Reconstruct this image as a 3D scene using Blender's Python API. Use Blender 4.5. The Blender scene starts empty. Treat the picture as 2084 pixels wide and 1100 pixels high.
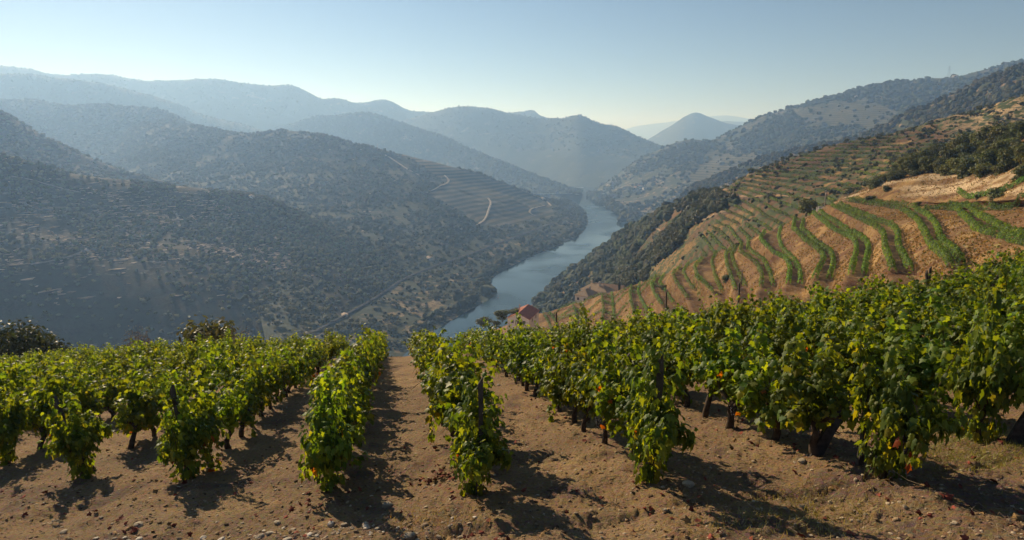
import bpy, math, random
import numpy as np
from mathutils import Vector
R = math.radians
rng = np.random.default_rng(7)
random.seed(7)
sc = bpy.context.scene
COL = sc.collection

# ------------------------------------------------------------------ camera, sky, sun, exposure
W, H, F, TH = 2084.0, 1100.0, 1300.0, R(10.89)
WATER = -200.0
SUN_AZ, SUN_EL = R(-36), R(25)
cam = bpy.data.cameras.new('camera'); cam.sensor_width = 36.0; cam.lens = F / W * 36.0
cam.clip_start = 0.1; cam.clip_end = 60000
camo = bpy.data.objects.new('camera', cam); COL.objects.link(camo)
camo.location = (0, 0, 0); camo.rotation_euler = (R(90) - TH, 0, 0)
sc.camera = camo
world = bpy.data.worlds.new('World'); sc.world = world; world.use_nodes = True
nt = world.node_tree; nt.nodes.clear()
sky = nt.nodes.new('ShaderNodeTexSky'); sky.sky_type = 'NISHITA'; sky.sun_disc = False
sky.sun_elevation = SUN_EL; sky.sun_rotation = SUN_AZ % (2 * math.pi)
sky.altitude = 2000; sky.air_density = 1.0; sky.dust_density = 0.3; sky.ozone_density = 2.4
bg = nt.nodes.new('ShaderNodeBackground'); bg.inputs[1].default_value = 0.05
wo = nt.nodes.new('ShaderNodeOutputWorld')
nt.links.new(sky.outputs[0], bg.inputs[0]); nt.links.new(bg.outputs[0], wo.inputs[0])
sl = bpy.data.lights.new('sun', 'SUN'); sl.energy = 5.0; sl.angle = R(0.5); sl.color = (1.0, 0.87, 0.68)
so = bpy.data.objects.new('sun', sl); COL.objects.link(so)
sdir = Vector((math.sin(SUN_AZ) * math.cos(SUN_EL), math.cos(SUN_AZ) * math.cos(SUN_EL), math.sin(SUN_EL)))
so.rotation_euler = sdir.to_track_quat('Z', 'Y').to_euler()
sc.view_settings.view_transform = 'Standard'; sc.view_settings.look = 'None'
sc.view_settings.exposure = 0.44; sc.view_settings.gamma = 1.0
sc.cycles.use_denoising = True
sc.cycles.max_bounces = 6; sc.cycles.volume_bounces = 2; sc.cycles.transparent_max_bounces = 8
sc.cycles.use_fast_gi = False

# ------------------------------------------------------------------ helpers
CT, ST = math.cos(TH), math.sin(TH)
def ray(px, py):
    u = (px - W / 2) / F; v = (H / 2 - py) / F
    return np.array([u, CT + v * ST, -ST + v * CT])
def P(px, py, D):
    r = ray(px, py); return r * (D / r[1])
def PZ(px, py, z):
    r = ray(px, py); return r * (z / r[2])
def proj(V):
    V = np.asarray(V); f = V[..., 1] * CT - V[..., 2] * ST; up = V[..., 1] * ST + V[..., 2] * CT
    f = np.where(f > 0.01, f, 0.01)
    return W / 2 + F * V[..., 0] / f, H / 2 - F * up / f, f
def pt(c):
    return PZ(c[0], c[1], c[3]) if len(c) == 4 else P(*c)

def _h(ix, iy, s):
    n = (ix.astype(np.int64) * 374761393 + iy.astype(np.int64) * 668265263 + s * 974634777) & 0x7fffffff
    n = ((n ^ (n >> 13)) * 1274126177) & 0x7fffffff
    return ((n ^ (n >> 16)) & 0xffff) / 65535.0
def vnoise(x, y, s=0):
    ix, iy = np.floor(x), np.floor(y); fx, fy = x - ix, y - iy
    fx = fx * fx * (3 - 2 * fx); fy = fy * fy * (3 - 2 * fy)
    a, b, c, d = _h(ix, iy, s), _h(ix + 1, iy, s), _h(ix, iy + 1, s), _h(ix + 1, iy + 1, s)
    return (a + (b - a) * fx) * (1 - fy) + (c + (d - c) * fx) * fy
def fbm(x, y, oct=4, s=0):
    t = 0; a = 0.5
    for o in range(oct):
        t = t + a * (vnoise(x, y, s + o) - 0.5) * 2; x = x * 2.03 + 11.7; y = y * 2.03 - 5.3; a *= 0.5
    return t
def crom(C, n, axis=0):
    C = np.moveaxis(np.asarray(C, float), axis, 0)
    C = np.concatenate([2 * C[:1] - C[1:2], C, 2 * C[-1:] - C[-2:-1]])
    m = C.shape[0] - 3
    t = np.linspace(0, m - 1e-9, n); i = np.floor(t).astype(int); f = (t - i).reshape((-1,) + (1,) * (C.ndim - 1))
    p0, p1, p2, p3 = C[i], C[i + 1], C[i + 2], C[i + 3]
    o = 0.5 * (2 * p1 + (p2 - p0) * f + (2 * p0 - 5 * p1 + 4 * p2 - p3) * f * f + (3 * p1 - p0 - 3 * p2 + p3) * f ** 3)
    return np.moveaxis(o, 0, axis)
def resample(pts, n):
    pts = np.asarray(pts, float); d = np.r_[0, np.cumsum(np.linalg.norm(np.diff(pts, axis=0), axis=1))]
    t = np.linspace(0, d[-1], n)
    return np.stack([np.interp(t, d, pts[:, k]) for k in range(pts.shape[1])], 1)

def mk_mesh(name, V, faces, mat, col=None, smooth=False, attrs=None):
    """faces: int array (m,k) or a list of such arrays"""
    if not isinstance(faces, (list, tuple)): faces = [faces]
    V = np.asarray(V, np.float32)
    me = bpy.data.meshes.new(name); me.vertices.add(len(V)); me.vertices.foreach_set('co', V.ravel())
    tot = np.concatenate([np.full(len(f), f.shape[1], np.int32) for f in faces])
    idx = np.concatenate([np.asarray(f, np.int32).ravel() for f in faces])
    start = np.r_[0, np.cumsum(tot)[:-1]].astype(np.int32)
    me.loops.add(len(idx)); me.loops.foreach_set('vertex_index', idx)
    me.polygons.add(len(tot)); me.polygons.foreach_set('loop_start', start); me.polygons.foreach_set('loop_total', tot)
    me.polygons.foreach_set('use_smooth', np.full(len(tot), smooth, bool))
    me.update(calc_edges=True)
    if col is not None:
        a = me.color_attributes.new('Col', 'FLOAT_COLOR', 'POINT')
        c = np.ones((len(V), 4), np.float32); c[:, :3] = np.asarray(col)[..., :3]
        a.data.foreach_set('color', c.ravel())
    for k, v in (attrs or {}).items():
        a = me.attributes.new(k, 'FLOAT', 'POINT'); a.data.foreach_set('value', np.asarray(v, np.float32).ravel())
    if mat: me.materials.append(mat)
    return me
def add(name, me, parent=None, loc=None):
    o = bpy.data.objects.new(name, me); COL.objects.link(o)
    if parent: o.parent = parent
    if loc is not None: o.location = loc
    return o
def tag(o, label=None, cat=None, group=None, kind=None):
    if label: o['label'] = label
    if cat: o['category'] = cat
    if group: o['group'] = group
    if kind: o['kind'] = kind
    return o
def grid_faces(nr, nc):
    i = np.arange(nr * nc).reshape(nr, nc)
    return np.stack([i[:-1, :-1].ravel(), i[:-1, 1:].ravel(), i[1:, 1:].ravel(), i[1:, :-1].ravel()], 1)
def grid_normal(G):
    a = np.gradient(G, axis=0); b = np.gradient(G, axis=1); n = np.cross(a, b)
    n /= np.linalg.norm(n, axis=-1, keepdims=True) + 1e-9
    n[n[..., 2] < 0] *= -1
    return n

class Geo:
    """collects pieces into one mesh"""
    def __init__(s): s.V = []; s.Fq = []; s.Ft = []; s.n = 0; s.C = []
    def put(s, V, F, col=(1, 1, 1)):
        V = np.asarray(V, float); F = np.asarray(F)
        (s.Fq if F.shape[1] == 4 else s.Ft).append(F + s.n); s.V.append(V); s.n += len(V)
        c = np.asarray(col, float); s.C.append(np.broadcast_to(c, (len(V), 3)) if c.ndim == 1 else c)
    def box(s, c, size, rz=0, col=(1, 1, 1), rot=None):
        v = np.array([[x, y, z] for x in (-.5, .5) for y in (-.5, .5) for z in (-.5, .5)]) * np.array(size)
        f = np.array([[0, 1, 3, 2], [4, 6, 7, 5], [0, 4, 5, 1], [2, 3, 7, 6], [0, 2, 6, 4], [1, 5, 7, 3]])
        if rot is not None: v = v @ np.array(rot).T
        elif rz: v = v @ np.array([[math.cos(rz), math.sin(rz), 0], [-math.sin(rz), math.cos(rz), 0], [0, 0, 1]])
        s.put(v + np.array(c), f, col)
    def tube(s, pts, rad, n=7, col=(1, 1, 1), cap=True):
        pts = np.asarray(pts, float); m = len(pts); rad = np.broadcast_to(np.asarray(rad, float), (m,))
        t = np.gradient(pts, axis=0); t /= np.linalg.norm(t, axis=1, keepdims=True) + 1e-9
        ref = np.array([0.31, 0.2, 0.93]) if abs(t[0, 2]) < 0.8 else np.array([1., 0.1, 0])
        a = np.cross(t, ref); a /= np.linalg.norm(a, axis=1, keepdims=True) + 1e-9; b = np.cross(t, a)
        th = np.arange(n) * 2 * math.pi / n
        V = pts[:, None] + rad[:, None, None] * (np.cos(th)[None, :, None] * a[:, None] + np.sin(th)[None, :, None] * b[:, None])
        i = np.arange(m * n).reshape(m, n); j = np.roll(i, -1, axis=1)
        Fq = np.stack([i[:-1].ravel(), j[:-1].ravel(), j[1:].ravel(), i[1:].ravel()], 1)
        base = s.n; s.put(V.reshape(-1, 3), Fq, col)
        if cap:
            s.V.append(pts[-1:]); s.C.append(np.broadcast_to(np.asarray(col, float), (1, 3))); c = s.n; s.n += 1
            s.Ft.append(np.stack([base + i[-1], base + j[-1], np.full(n, c)], 1))
    def mesh(s, name, mat, smooth=False):
        fs = []
        if s.Fq: fs.append(np.concatenate(s.Fq))
        if s.Ft: fs.append(np.concatenate(s.Ft))
        return mk_mesh(name, np.concatenate(s.V), fs, mat, np.concatenate(s.C), smooth)

# ------------------------------------------------------------------ materials
def new_mat(name):
    m = bpy.data.materials.new(name); m.use_nodes = True; m.node_tree.nodes.clear()
    return m, m.node_tree
def N(t, typ, **kw):
    n = t.nodes.new(typ)
    for k, v in kw.items():
        if k.startswith('i_'):
            key = k[2:]; n.inputs[int(key) if key.isdigit() else key.replace('_', ' ')].default_value = v
        else: setattr(n, k, v)
    return n
def mixc(t, a, b, f, blend='MIX'):
    n = t.nodes.new('ShaderNodeMix'); n.data_type = 'RGBA'; n.blend_type = blend; n.clamp_factor = True
    for s, v in ((0, f), (6, a), (7, b)):
        if isinstance(v, bpy.types.NodeSocket): t.links.new(v, n.inputs[s])
        else: n.inputs[s].default_value = v if s == 0 else tuple(v) + (1,) * (4 - len(v))
    return n.outputs[2]
def ramp(t, src, p0, p1):
    n = N(t, 'ShaderNodeMapRange', i_1=p0, i_2=p1); n.interpolation_type = 'SMOOTHSTEP'; t.links.new(src, n.inputs[0]); return n.outputs[0]
def noise(t, pos, scale, detail=4, rough=0.6):
    n = N(t, 'ShaderNodeTexNoise', i_Scale=scale, i_Detail=detail, i_Roughness=rough); t.links.new(pos, n.inputs['Vector']); return n.outputs['Fac']
def pos_of(t): return N(t, 'ShaderNodeNewGeometry').outputs['Position']
def finish(t, col, rough=0.9, bump=None, bstr=0.5, bdist=1.0, spec=0.2):
    p = N(t, 'ShaderNodeBsdfPrincipled', i_Roughness=rough); p.inputs['Specular IOR Level'].default_value = spec
    if isinstance(col, bpy.types.NodeSocket): t.links.new(col, p.inputs['Base Color'])
    else: p.inputs['Base Color'].default_value = tuple(col) + (1,)
    if bump is not None:
        b = N(t, 'ShaderNodeBump', i_Strength=bstr, i_Distance=bdist); t.links.new(bump, b.inputs['Height']); t.links.new(b.outputs[0], p.inputs['Normal'])
    o = N(t, 'ShaderNodeOutputMaterial'); t.links.new(p.outputs[0], o.inputs[0]); return p
def terrain_mat(name, s, dark=(.035, .042, .022), cover=0.5, bd=3.0, vine=None, bstr=.6, streak=None):
    """Col attribute = bare ground; dark scrub patches of size ~1/s metres over it, share = cover"""
    m, t = new_mat(name); p = pos_of(t)
    c = N(t, 'ShaderNodeVertexColor', layer_name='Col').outputs[0]
    n1 = noise(t, p, s, 5, .62); n2 = noise(t, p, s * 6, 3, .6); n3 = noise(t, p, s * .18, 3)
    g = mixc(t, c, mixc(t, c, (.42, .40, .38), 1.0, 'MULTIPLY'), ramp(t, n2, .44, .66)); n4 = noise(t, p, s * 22, 3, .6)
    g = mixc(t, g, mixc(t, g, (1.9, 1.75, 1.5), 1.0, 'MULTIPLY'), ramp(t, n4, .55, .75))
    g = mixc(t, g, mixc(t, g, (1.25, 1.1, .9), 1.0, 'MULTIPLY'), n3)
    sh = N(t, 'ShaderNodeMath', operation='ADD'); t.links.new(n1, sh.inputs[0])
    ad = N(t, 'ShaderNodeMath', operation='MULTIPLY', i_1=.35); t.links.new(n3, ad.inputs[0]); t.links.new(ad.outputs[0], sh.inputs[1])
    f = ramp(t, sh.outputs[0], .86 - .5 * cover, .92 - .42 * cover)
    d = mixc(t, dark, tuple(1.7 * x for x in dark), n2)
    col = mixc(t, g, d, f)
    if vine:
        a = N(t, 'ShaderNodeAttribute', attribute_name='Vine').outputs['Fac']
        sx = N(t, 'ShaderNodeSeparateXYZ'); t.links.new(p, sx.inputs[0])
        w = N(t, 'ShaderNodeMath', operation='MULTIPLY_ADD', i_1=2 * math.pi / vine[0]); t.links.new(sx.outputs[2], w.inputs[0])
        wn = N(t, 'ShaderNodeMath', operation='MULTIPLY', i_1=2.5); t.links.new(n3, wn.inputs[0]); t.links.new(wn.outputs[0], w.inputs[2])
        si = N(t, 'ShaderNodeMath', operation='SINE'); t.links.new(w.outputs[0], si.inputs[0])
        vb = ramp(t, si.outputs[0], -.3, .5)
        vc = mixc(t, vine[1], vine[2], vb); vc = mixc(t, vc, (.5, .5, .5), n2, 'OVERLAY')
        col = mixc(t, col, vc, a)
    if streak:      # terrace-edge earth painted sunlit, long along the contour and short up the slope
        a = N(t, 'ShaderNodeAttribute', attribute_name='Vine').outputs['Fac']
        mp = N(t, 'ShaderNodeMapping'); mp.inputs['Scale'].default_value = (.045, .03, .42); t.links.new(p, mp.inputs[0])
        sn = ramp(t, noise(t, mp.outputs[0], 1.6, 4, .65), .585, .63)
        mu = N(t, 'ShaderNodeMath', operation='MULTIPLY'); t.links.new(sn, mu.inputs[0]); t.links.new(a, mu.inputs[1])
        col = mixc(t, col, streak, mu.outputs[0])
    finish(t, col, .95, n1, bstr, bd, .1)
    return m
def attr_mat(name, rough=.8, nscale=3, bd=.03, bstr=.4, spec=.2, var=.6):
    m, t = new_mat(name); tc = N(t, 'ShaderNodeTexCoord').outputs['Object']
    c = N(t, 'ShaderNodeVertexColor', layer_name='Col').outputs[0]
    n = noise(t, tc, nscale, 5)
    col = mixc(t, c, mixc(t, c, (.35, .33, .32), 1.0, 'MULTIPLY'), ramp(t, n, .42, .42 + .5 * var))
    finish(t, col, rough, n, bstr, bd, spec); return m
def leaf_mat(name, trans=.45, tint=(1.25, 1.1, .35), rough=.42, spec=.4):
    m, t = new_mat(name)
    c = N(t, 'ShaderNodeVertexColor', layer_name='Col').outputs[0]
    oi = N(t, 'ShaderNodeObjectInfo').outputs['Random']
    hs = N(t, 'ShaderNodeHueSaturation'); t.links.new(c, hs.inputs['Color'])
    mr = N(t, 'ShaderNodeMapRange', i_3=.485, i_4=.512); t.links.new(oi, mr.inputs[0]); t.links.new(mr.outputs[0], hs.inputs['Hue'])
    mv = N(t, 'ShaderNodeMapRange', i_3=.8, i_4=1.15); t.links.new(oi, mv.inputs[0]); t.links.new(mv.outputs[0], hs.inputs['Value'])
    p = N(t, 'ShaderNodeBsdfPrincipled', i_Roughness=rough); p.inputs['Specular IOR Level'].default_value = spec
    t.links.new(hs.outputs[0], p.inputs['Base Color'])
    tr = N(t, 'ShaderNodeBsdfTranslucent'); t.links.new(mixc(t, hs.outputs[0], tint, 1.0, 'MULTIPLY'), tr.inputs[0])
    mx = N(t, 'ShaderNodeMixShader', i_0=trans); t.links.new(p.outputs[0], mx.inputs[1]); t.links.new(tr.outputs[0], mx.inputs[2])
    o = N(t, 'ShaderNodeOutputMaterial'); t.links.new(mx.outputs[0], o.inputs[0]); return m

M_VLEAF = leaf_mat('vine_leaf', .48, (3.2, 2.5, .35), .5, .2)
M_TLEAF = leaf_mat('tree_leaf', .3, (1.5, 1.3, .5), .55, .25)
M_FAR = leaf_mat('far_foliage', .15, (1.3, 1.2, .6), .8, .1)
M_BARK = attr_mat('bark', .95, 14, .02, .9, .1)
M_WOOD = attr_mat('weathered_post', .85, 9, .015, .7, .25)
M_WALL = attr_mat('painted_wall', .9, .8, .02, .2, .2, 1.4)
M_ROOF = attr_mat('roof_tile', .85, 1.6, .05, .5, .2, 1.0)
M_STEEL = attr_mat('galvanised_steel', .6, 2, .01, .1, .4)
M_STONE = attr_mat('stone', .9, 8, .03, .7, .2)
M_GRAPE = attr_mat('grape_skin', .4, 30, .002, .2, .45)
M_DRY = attr_mat('dry_litter', .9, 20, .01, .2, .15)

# ------------------------------------------------------------------ terrain lofts
SURF = {}
def hill(name, rows, nr, nc, mat, colfn, label, amp=.004, wl=.05, back=(400, -150), vinefn=None, seed=1, kind='structure', terr=None):
    C = np.array([[pt(c) for c in col] for col in rows]).transpose(1, 0, 2)     # rows x cols
    if back is not None:
        b1 = C[0] + np.array([0, back[0] * .35, back[1] * .35]) * np.ones((C.shape[1], 1)); b2 = C[0] + np.array([0, back[0], back[1]])
        C = np.concatenate([b2[None], b1[None], C])
    G = crom(crom(C, nr, 0), nc, 1)
    D = np.maximum(G[..., 1], 50)
    Dm = np.median(D); L = Dm * wl
    n = fbm(G[..., 0] / L, G[..., 1] / L, 6, seed); rg = 1 - 2 * np.abs(fbm(G[..., 0] / (3 * L), G[..., 1] / (3 * L), 3, seed + 30))
    fade = np.clip((G[..., 2] - WATER - 3) / 40, 0.03, 1)
    G[..., 2] += (n * amp * D * 1.3 + (rg - .5) * amp * D * 0.8) * fade
    px, py, _ = proj(G)
    if terr:        # cut steps into the slope: flats at terr[1] + k * terr[0]
        q = (G[..., 2] - terr[1]) / terr[0]; k_ = np.floor(q); st_ = terr[1] + terr[0] * (k_ + sm(q - k_, .22, .78)); G[..., 2] += (st_ - G[..., 2]) * terr[2](px, py)
    col = colfn(G, px, py)
    at = {'Vine': vinefn(G, px, py)} if vinefn else None
    me = mk_mesh(name, G.reshape(-1, 3), grid_faces(nr, nc), mat, col.reshape(-1, 3), True, {k: v.ravel() for k, v in at.items()} if at else None)
    o = add(name, me); tag(o, label, None, None, kind); SURF[o.name] = G
    return G
def shade(base, G, s, k=.35, seed=3):
    n = fbm(G[..., 0] / s, G[..., 1] / s, 4, seed)[..., None]
    return np.clip(np.array(base) * (1 + k * n), 0, 1)
def sm(x, a, b):
    t = np.clip((x - a) / (b - a), 0, 1); return t * t * (3 - 2 * t)
def inpoly(px, py, poly):
    r = np.zeros(px.shape, bool); n = len(poly)
    for i in range(n):
        x0, y0 = poly[i]; x1, y1 = poly[(i + 1) % n]
        c = ((y0 > py) != (y1 > py)) & (px < (x1 - x0) * (py - y0) / (y1 - y0 + 1e-9) + x0); r ^= c
    return r

T_FAR = terrain_mat('far_hills', 1 / 70., cover=.75, bd=14)
T_MID = terrain_mat('scrub_hills', 1 / 22., cover=.62, bd=4, vine=(7.5, (.045, .052, .026), (.13, .105, .062)))
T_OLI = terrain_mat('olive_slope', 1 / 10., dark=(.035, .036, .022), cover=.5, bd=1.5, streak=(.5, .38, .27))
T_RGT = terrain_mat('dry_slope', 1 / 7., dark=(.04, .05, .018), cover=.44, bd=.8)
def plain(c, s=300):
    return lambda G, px, py: shade(c, G, s)
def ridge(crest, base_py, base_dD, mids=2):
    cols = []
    for (px, py, D) in crest:
        bd = D - base_dD; col = [(px, py, D)]
        for k in range(1, mids + 2):
            f = k / (mids + 1.0); col.append((px - 6 * f, py + (base_py - py) * f, D + (bd - D) * f))
        cols.append(col)
    return cols

hill('hills', ridge([(1150, 275, 15000), (1240, 270, 15000), (1290, 258, 15000), (1340, 251, 14500), (1400, 245, 14000), (1440, 238, 14000), (1490, 238, 14000), (1540, 244, 14000), (1620, 250, 14000), (1750, 260, 14000)], 300, 2500), 60, 240, T_FAR, plain((.12, .11, .07), 600), 'pale farthest ridge on the horizon behind the pointed peak', amp=.0012, wl=.03)
hill('hills', ridge([(1380, 262, 9500), (1440, 250, 9300), (1490, 247, 9000), (1530, 247, 9000), (1570, 240, 8800), (1640, 232, 8800), (1760, 240, 8800)], 320, 2500), 60, 240, T_FAR, plain((.12, .11, .07), 600), 'hazy low ridge right of the pointed peak', amp=.002, wl=.03, seed=5)
hill('hills', ridge([(1240, 322, 6600), (1300, 296, 6600), (1335, 276, 6600), (1360, 261, 6550), (1384, 246, 6500), (1402, 236, 6500), (1419, 231, 6500), (1442, 239, 6500), (1468, 249, 6550), (1506, 259, 6600), (1560, 272, 6600), (1640, 300, 6600)], 380, 1200), 80, 260, T_FAR, plain((.11, .105, .06), 500), 'pointed blue peak standing above the river bend', amp=.0016, wl=.03, seed=9)
hill('hills', ridge([(-420, 170, 4700), (-200, 138, 4800), (-60, 130, 4800), (0, 134, 4800), (60, 141, 4800), (120, 155, 4850), (210, 152, 4900), (280, 166, 4950), (340, 168, 5000), (420, 163, 5000), (470, 166, 5050), (540, 177, 5100), (590, 174, 5150), (625, 186, 5200), (655, 201, 5200), (690, 204, 5250), (730, 211, 5300), (785, 207, 5400), (830, 226, 5500), (880, 231, 5600), (960, 240, 5700), (1060, 228, 5700), (1085, 226, 5700), (1110, 240, 5700), (1200, 260, 5600)], 330, 900), 120, 600, T_FAR, plain((.12, .11, .07), 400), 'far hazy skyline ridge above the left valley', amp=.0022, wl=.035, seed=12)
hill('hills', ridge([(780, 262, 5000), (840, 240, 4900), (880, 228, 4800), (920, 220, 4700), (980, 222, 4600), (1040, 231, 4500), (1100, 241, 4400), (1140, 241, 4300), (1180, 236, 4200), (1220, 252, 4150), (1260, 261, 4100), (1300, 279, 4000), (1350, 298, 3900), (1420, 330, 3800), (1500, 370, 3700)], 384, 900, 3), 140, 420, T_FAR, plain((.11, .105, .06), 300), 'blue shaded hill above the far river bend', amp=.0022, wl=.04, seed=15)
hill('hills', ridge([(-420, 180, 3700), (-150, 148, 3750), (0, 152, 3800), (100, 158, 3800), (200, 172, 3800), (280, 188, 3800), (340, 208, 3800), (420, 236, 3800), (520, 262, 3800), (640, 300, 3800)], 340, 700), 100, 420, T_FAR, plain((.12, .11, .065), 300), 'hazy wooded ridge in the upper left', amp=.002, wl=.04, seed=18)
hill('hills', ridge([(560, 262, 4100), (650, 240, 4000), (720, 234, 3900), (770, 236, 3800), (830, 255, 3650), (900, 279, 3450), (960, 305, 3250), (1010, 325, 3100), (1060, 346, 2980), (1110, 366, 2900), (1150, 381, 2860), (1185, 389, 2840)], 394, 350, 2), 100, 420, T_FAR, plain((.13, .115, .07), 250), 'hazy spur falling right to the river bend', amp=.0022, wl=.04, seed=21)
hill('hills', ridge([(-420, 220, 2900), (-150, 200, 2900), (0, 204, 2900), (60, 205, 2900), (120, 216, 2850), (200, 216, 2800), (290, 222, 2750), (335, 229, 2700), (390, 256, 2650), (440, 280, 2600), (520, 320, 2500)], 420, 900), 120, 420, T_FAR, plain((.10, .10, .06), 250), 'shaded hump behind the vineyard spur', amp=.0022, wl=.045, seed=24)

# middle spur of the left bank, down to the river
VPOLY = [(760, 300), (830, 313), (930, 342), (1020, 372), (1120, 415), (1130, 440), (1065, 452), (985, 466), (930, 428), (868, 396), (905, 372), (850, 330)]
def mid_col(G, px, py):
    c = shade((.08, .078, .052), G, 60, .5)
    flat = sm(G[..., 2], WATER + 22, WATER + 6)[..., None]
    return c * (1 - flat) + flat * shade((.21, .165, .1), G, 18, .6)
def mid_vine(G, px, py):
    n = fbm(G[..., 0] / 40, G[..., 1] / 40, 3, 8) * 6
    return inpoly(px + n, py + n * .6, VPOLY).astype(float)
rl, wt = -185., WATER
MID = [
 [(190, 310, 2700), (230, 350, 2100), (320, 415, 1450), (480, 525, 930), (560, 740, 0, rl), (700, 800, 0, wt)],
 [(290, 250, 2500), (330, 330, 1900), (400, 410, 1400), (540, 520, 900), (640, 680, 0, rl), (800, 740, 0, wt)],
 [(380, 257, 2300), (400, 330, 1900), (470, 400, 1500), (600, 470, 1080), (745, 612, 0, rl), (862, 688, 0, wt)],
 [(500, 272, 2100), (540, 340, 1780), (620, 400, 1430), (720, 470, 1130), (815, 571, 0, rl), (936, 642, 0, wt)],
 [(620, 270, 2000), (660, 340, 1680), (740, 400, 1420), (800, 480, 1150), (880, 545, 0, rl), (1010, 598, 0, wt)],
 [(700, 288, 1900), (740, 340, 1670), (800, 410, 1420), (860, 480, 1170), (930, 528, 0, rl), (1000, 568, 0, wt)],
 [(770, 302, 1820), (820, 350, 1640), (880, 410, 1430), (930, 470, 1250), (985, 508, 0, rl), (1060, 532, 0, wt)],
 [(850, 322, 1800), (900, 360, 1680), (950, 410, 1530), (1000, 460, 1400), (1045, 485, 0, rl), (1110, 511, 0, wt)],
 [(930, 345, 1830), (975, 375, 1740), (1020, 415, 1620), (1055, 450, 1520), (1090, 468, 0, rl), (1150, 493, 0, wt)],
 [(1010, 370, 1880), (1045, 393, 1800), (1075, 420, 1720), (1100, 442, 1640), (1125, 455, 0, rl), (1183, 476, 0, wt)],
 [(1080, 395, 1940), (1100, 408, 1870), (1120, 423, 1810), (1135, 435, 1750), (1155, 443, 0, rl), (1196, 457, 0, wt)],
 [(1125, 411, 2020), (1145, 418, 1960), (1160, 425, 1900), (1170, 430, 1870), (1180, 434, 0, rl - 4), (1196, 445, 0, wt)],
 [(1140, 407, 2200), (1150, 409, 2190), (1158, 411, 2170), (1165, 414, 2150), (1172, 417, 0, rl - 10), (1186, 424, 0, wt)],
 [(1120, 399, 2550), (1125, 400, 2540), (1130, 401, 2530), (1135, 402, 0, -194), (1140, 403, 0, -196), (1150, 406, 0, wt)],
]
for c in MID:
    p = pt(c[-1]); q = p + np.array([30, -8, -9.]); px, py, _ = proj(q); c.append((float(px), float(py), float(q[1])))
G_MID = hill('hillside', MID, 420, 620, T_MID, mid_col, 'scrubby spur with striped vineyards running down to the river', amp=.0035, wl=.06, back=(500, -160), vinefn=mid_vine, seed=31)
# left hill, back and front shoulders
OL = lambda G, px, py: shade((.068, .062, .044), G, 40, .5) * (1 - .35 * sm(py, 520, 590))[..., None]  # lower slope darkened in the colour, standing in for its shade
OLV_ = lambda G, px, py: np.clip(sm(py, 350, 400) * sm(py, 590, 500) * (.55 + .6 * fbm(G[..., 0] / 90, G[..., 1] / 90, 3, 39)) * sm(px, 640, 560), 0, 1)
G_L2 = hill('hillside', [
 [(-350, 110, 1550), (-350, 200, 1350), (-350, 330, 1150)], [(-150, 170, 1500), (-150, 240, 1350), (-150, 330, 1150)],
 [(0, 228, 1450), (0, 280, 1350), (0, 350, 1150)], [(60, 262, 1450), (60, 305, 1350), (60, 370, 1150)],
 [(120, 291, 1450), (120, 332, 1350), (120, 390, 1150)], [(200, 329, 1430), (210, 355, 1350), (220, 400, 1150)],
 [(280, 357, 1400), (290, 376, 1340), (300, 410, 1150)], [(360, 380, 1380), (370, 393, 1330), (380, 420, 1150)],
 [(450, 402, 1350), (455, 410, 1300), (460, 430, 1150)], [(540, 425, 1330), (540, 435, 1290), (540, 450, 1150)]],
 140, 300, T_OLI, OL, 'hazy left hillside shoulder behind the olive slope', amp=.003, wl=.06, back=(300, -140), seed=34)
G_L1 = hill('hillside', [
 [(-450, 230, 800), (-450, 400, 660), (-450, 540, 560), (-450, 720, 480)],
 [(-220, 275, 850), (-220, 420, 720), (-220, 555, 610), (-220, 720, 530)],
 [(0, 320, 900), (0, 430, 780), (0, 555, 655), (0, 720, 570)],
 [(150, 356, 950), (150, 440, 835), (170, 555, 700), (220, 720, 600)],
 [(300, 372, 1000), (310, 450, 885), (340, 558, 722), (400, 720, 605)],
 [(430, 385, 1040), (440, 460, 915), (480, 562, 755), (560, 705, 625)],
 [(510, 396, 1060), (530, 470, 935), (580, 562, 800), (645, 684, 0, -188.)],
 [(600, 427, 1060), (630, 490, 930), (670, 560, 800), (740, 624, 0, -187.)],
 [(700, 482, 1030), (730, 530, 940), (760, 570, 850), (800, 585, 0, -187.)],
 [(800, 532, 1000), (815, 545, 960), (825, 555, 930), (850, 559, 0, -188.)]],
 300, 520, T_OLI, OL, 'left hillside dotted with olive trees on dry terraces', amp=.003, wl=.06, back=(250, -130), vinefn=OLV_, seed=37)

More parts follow.
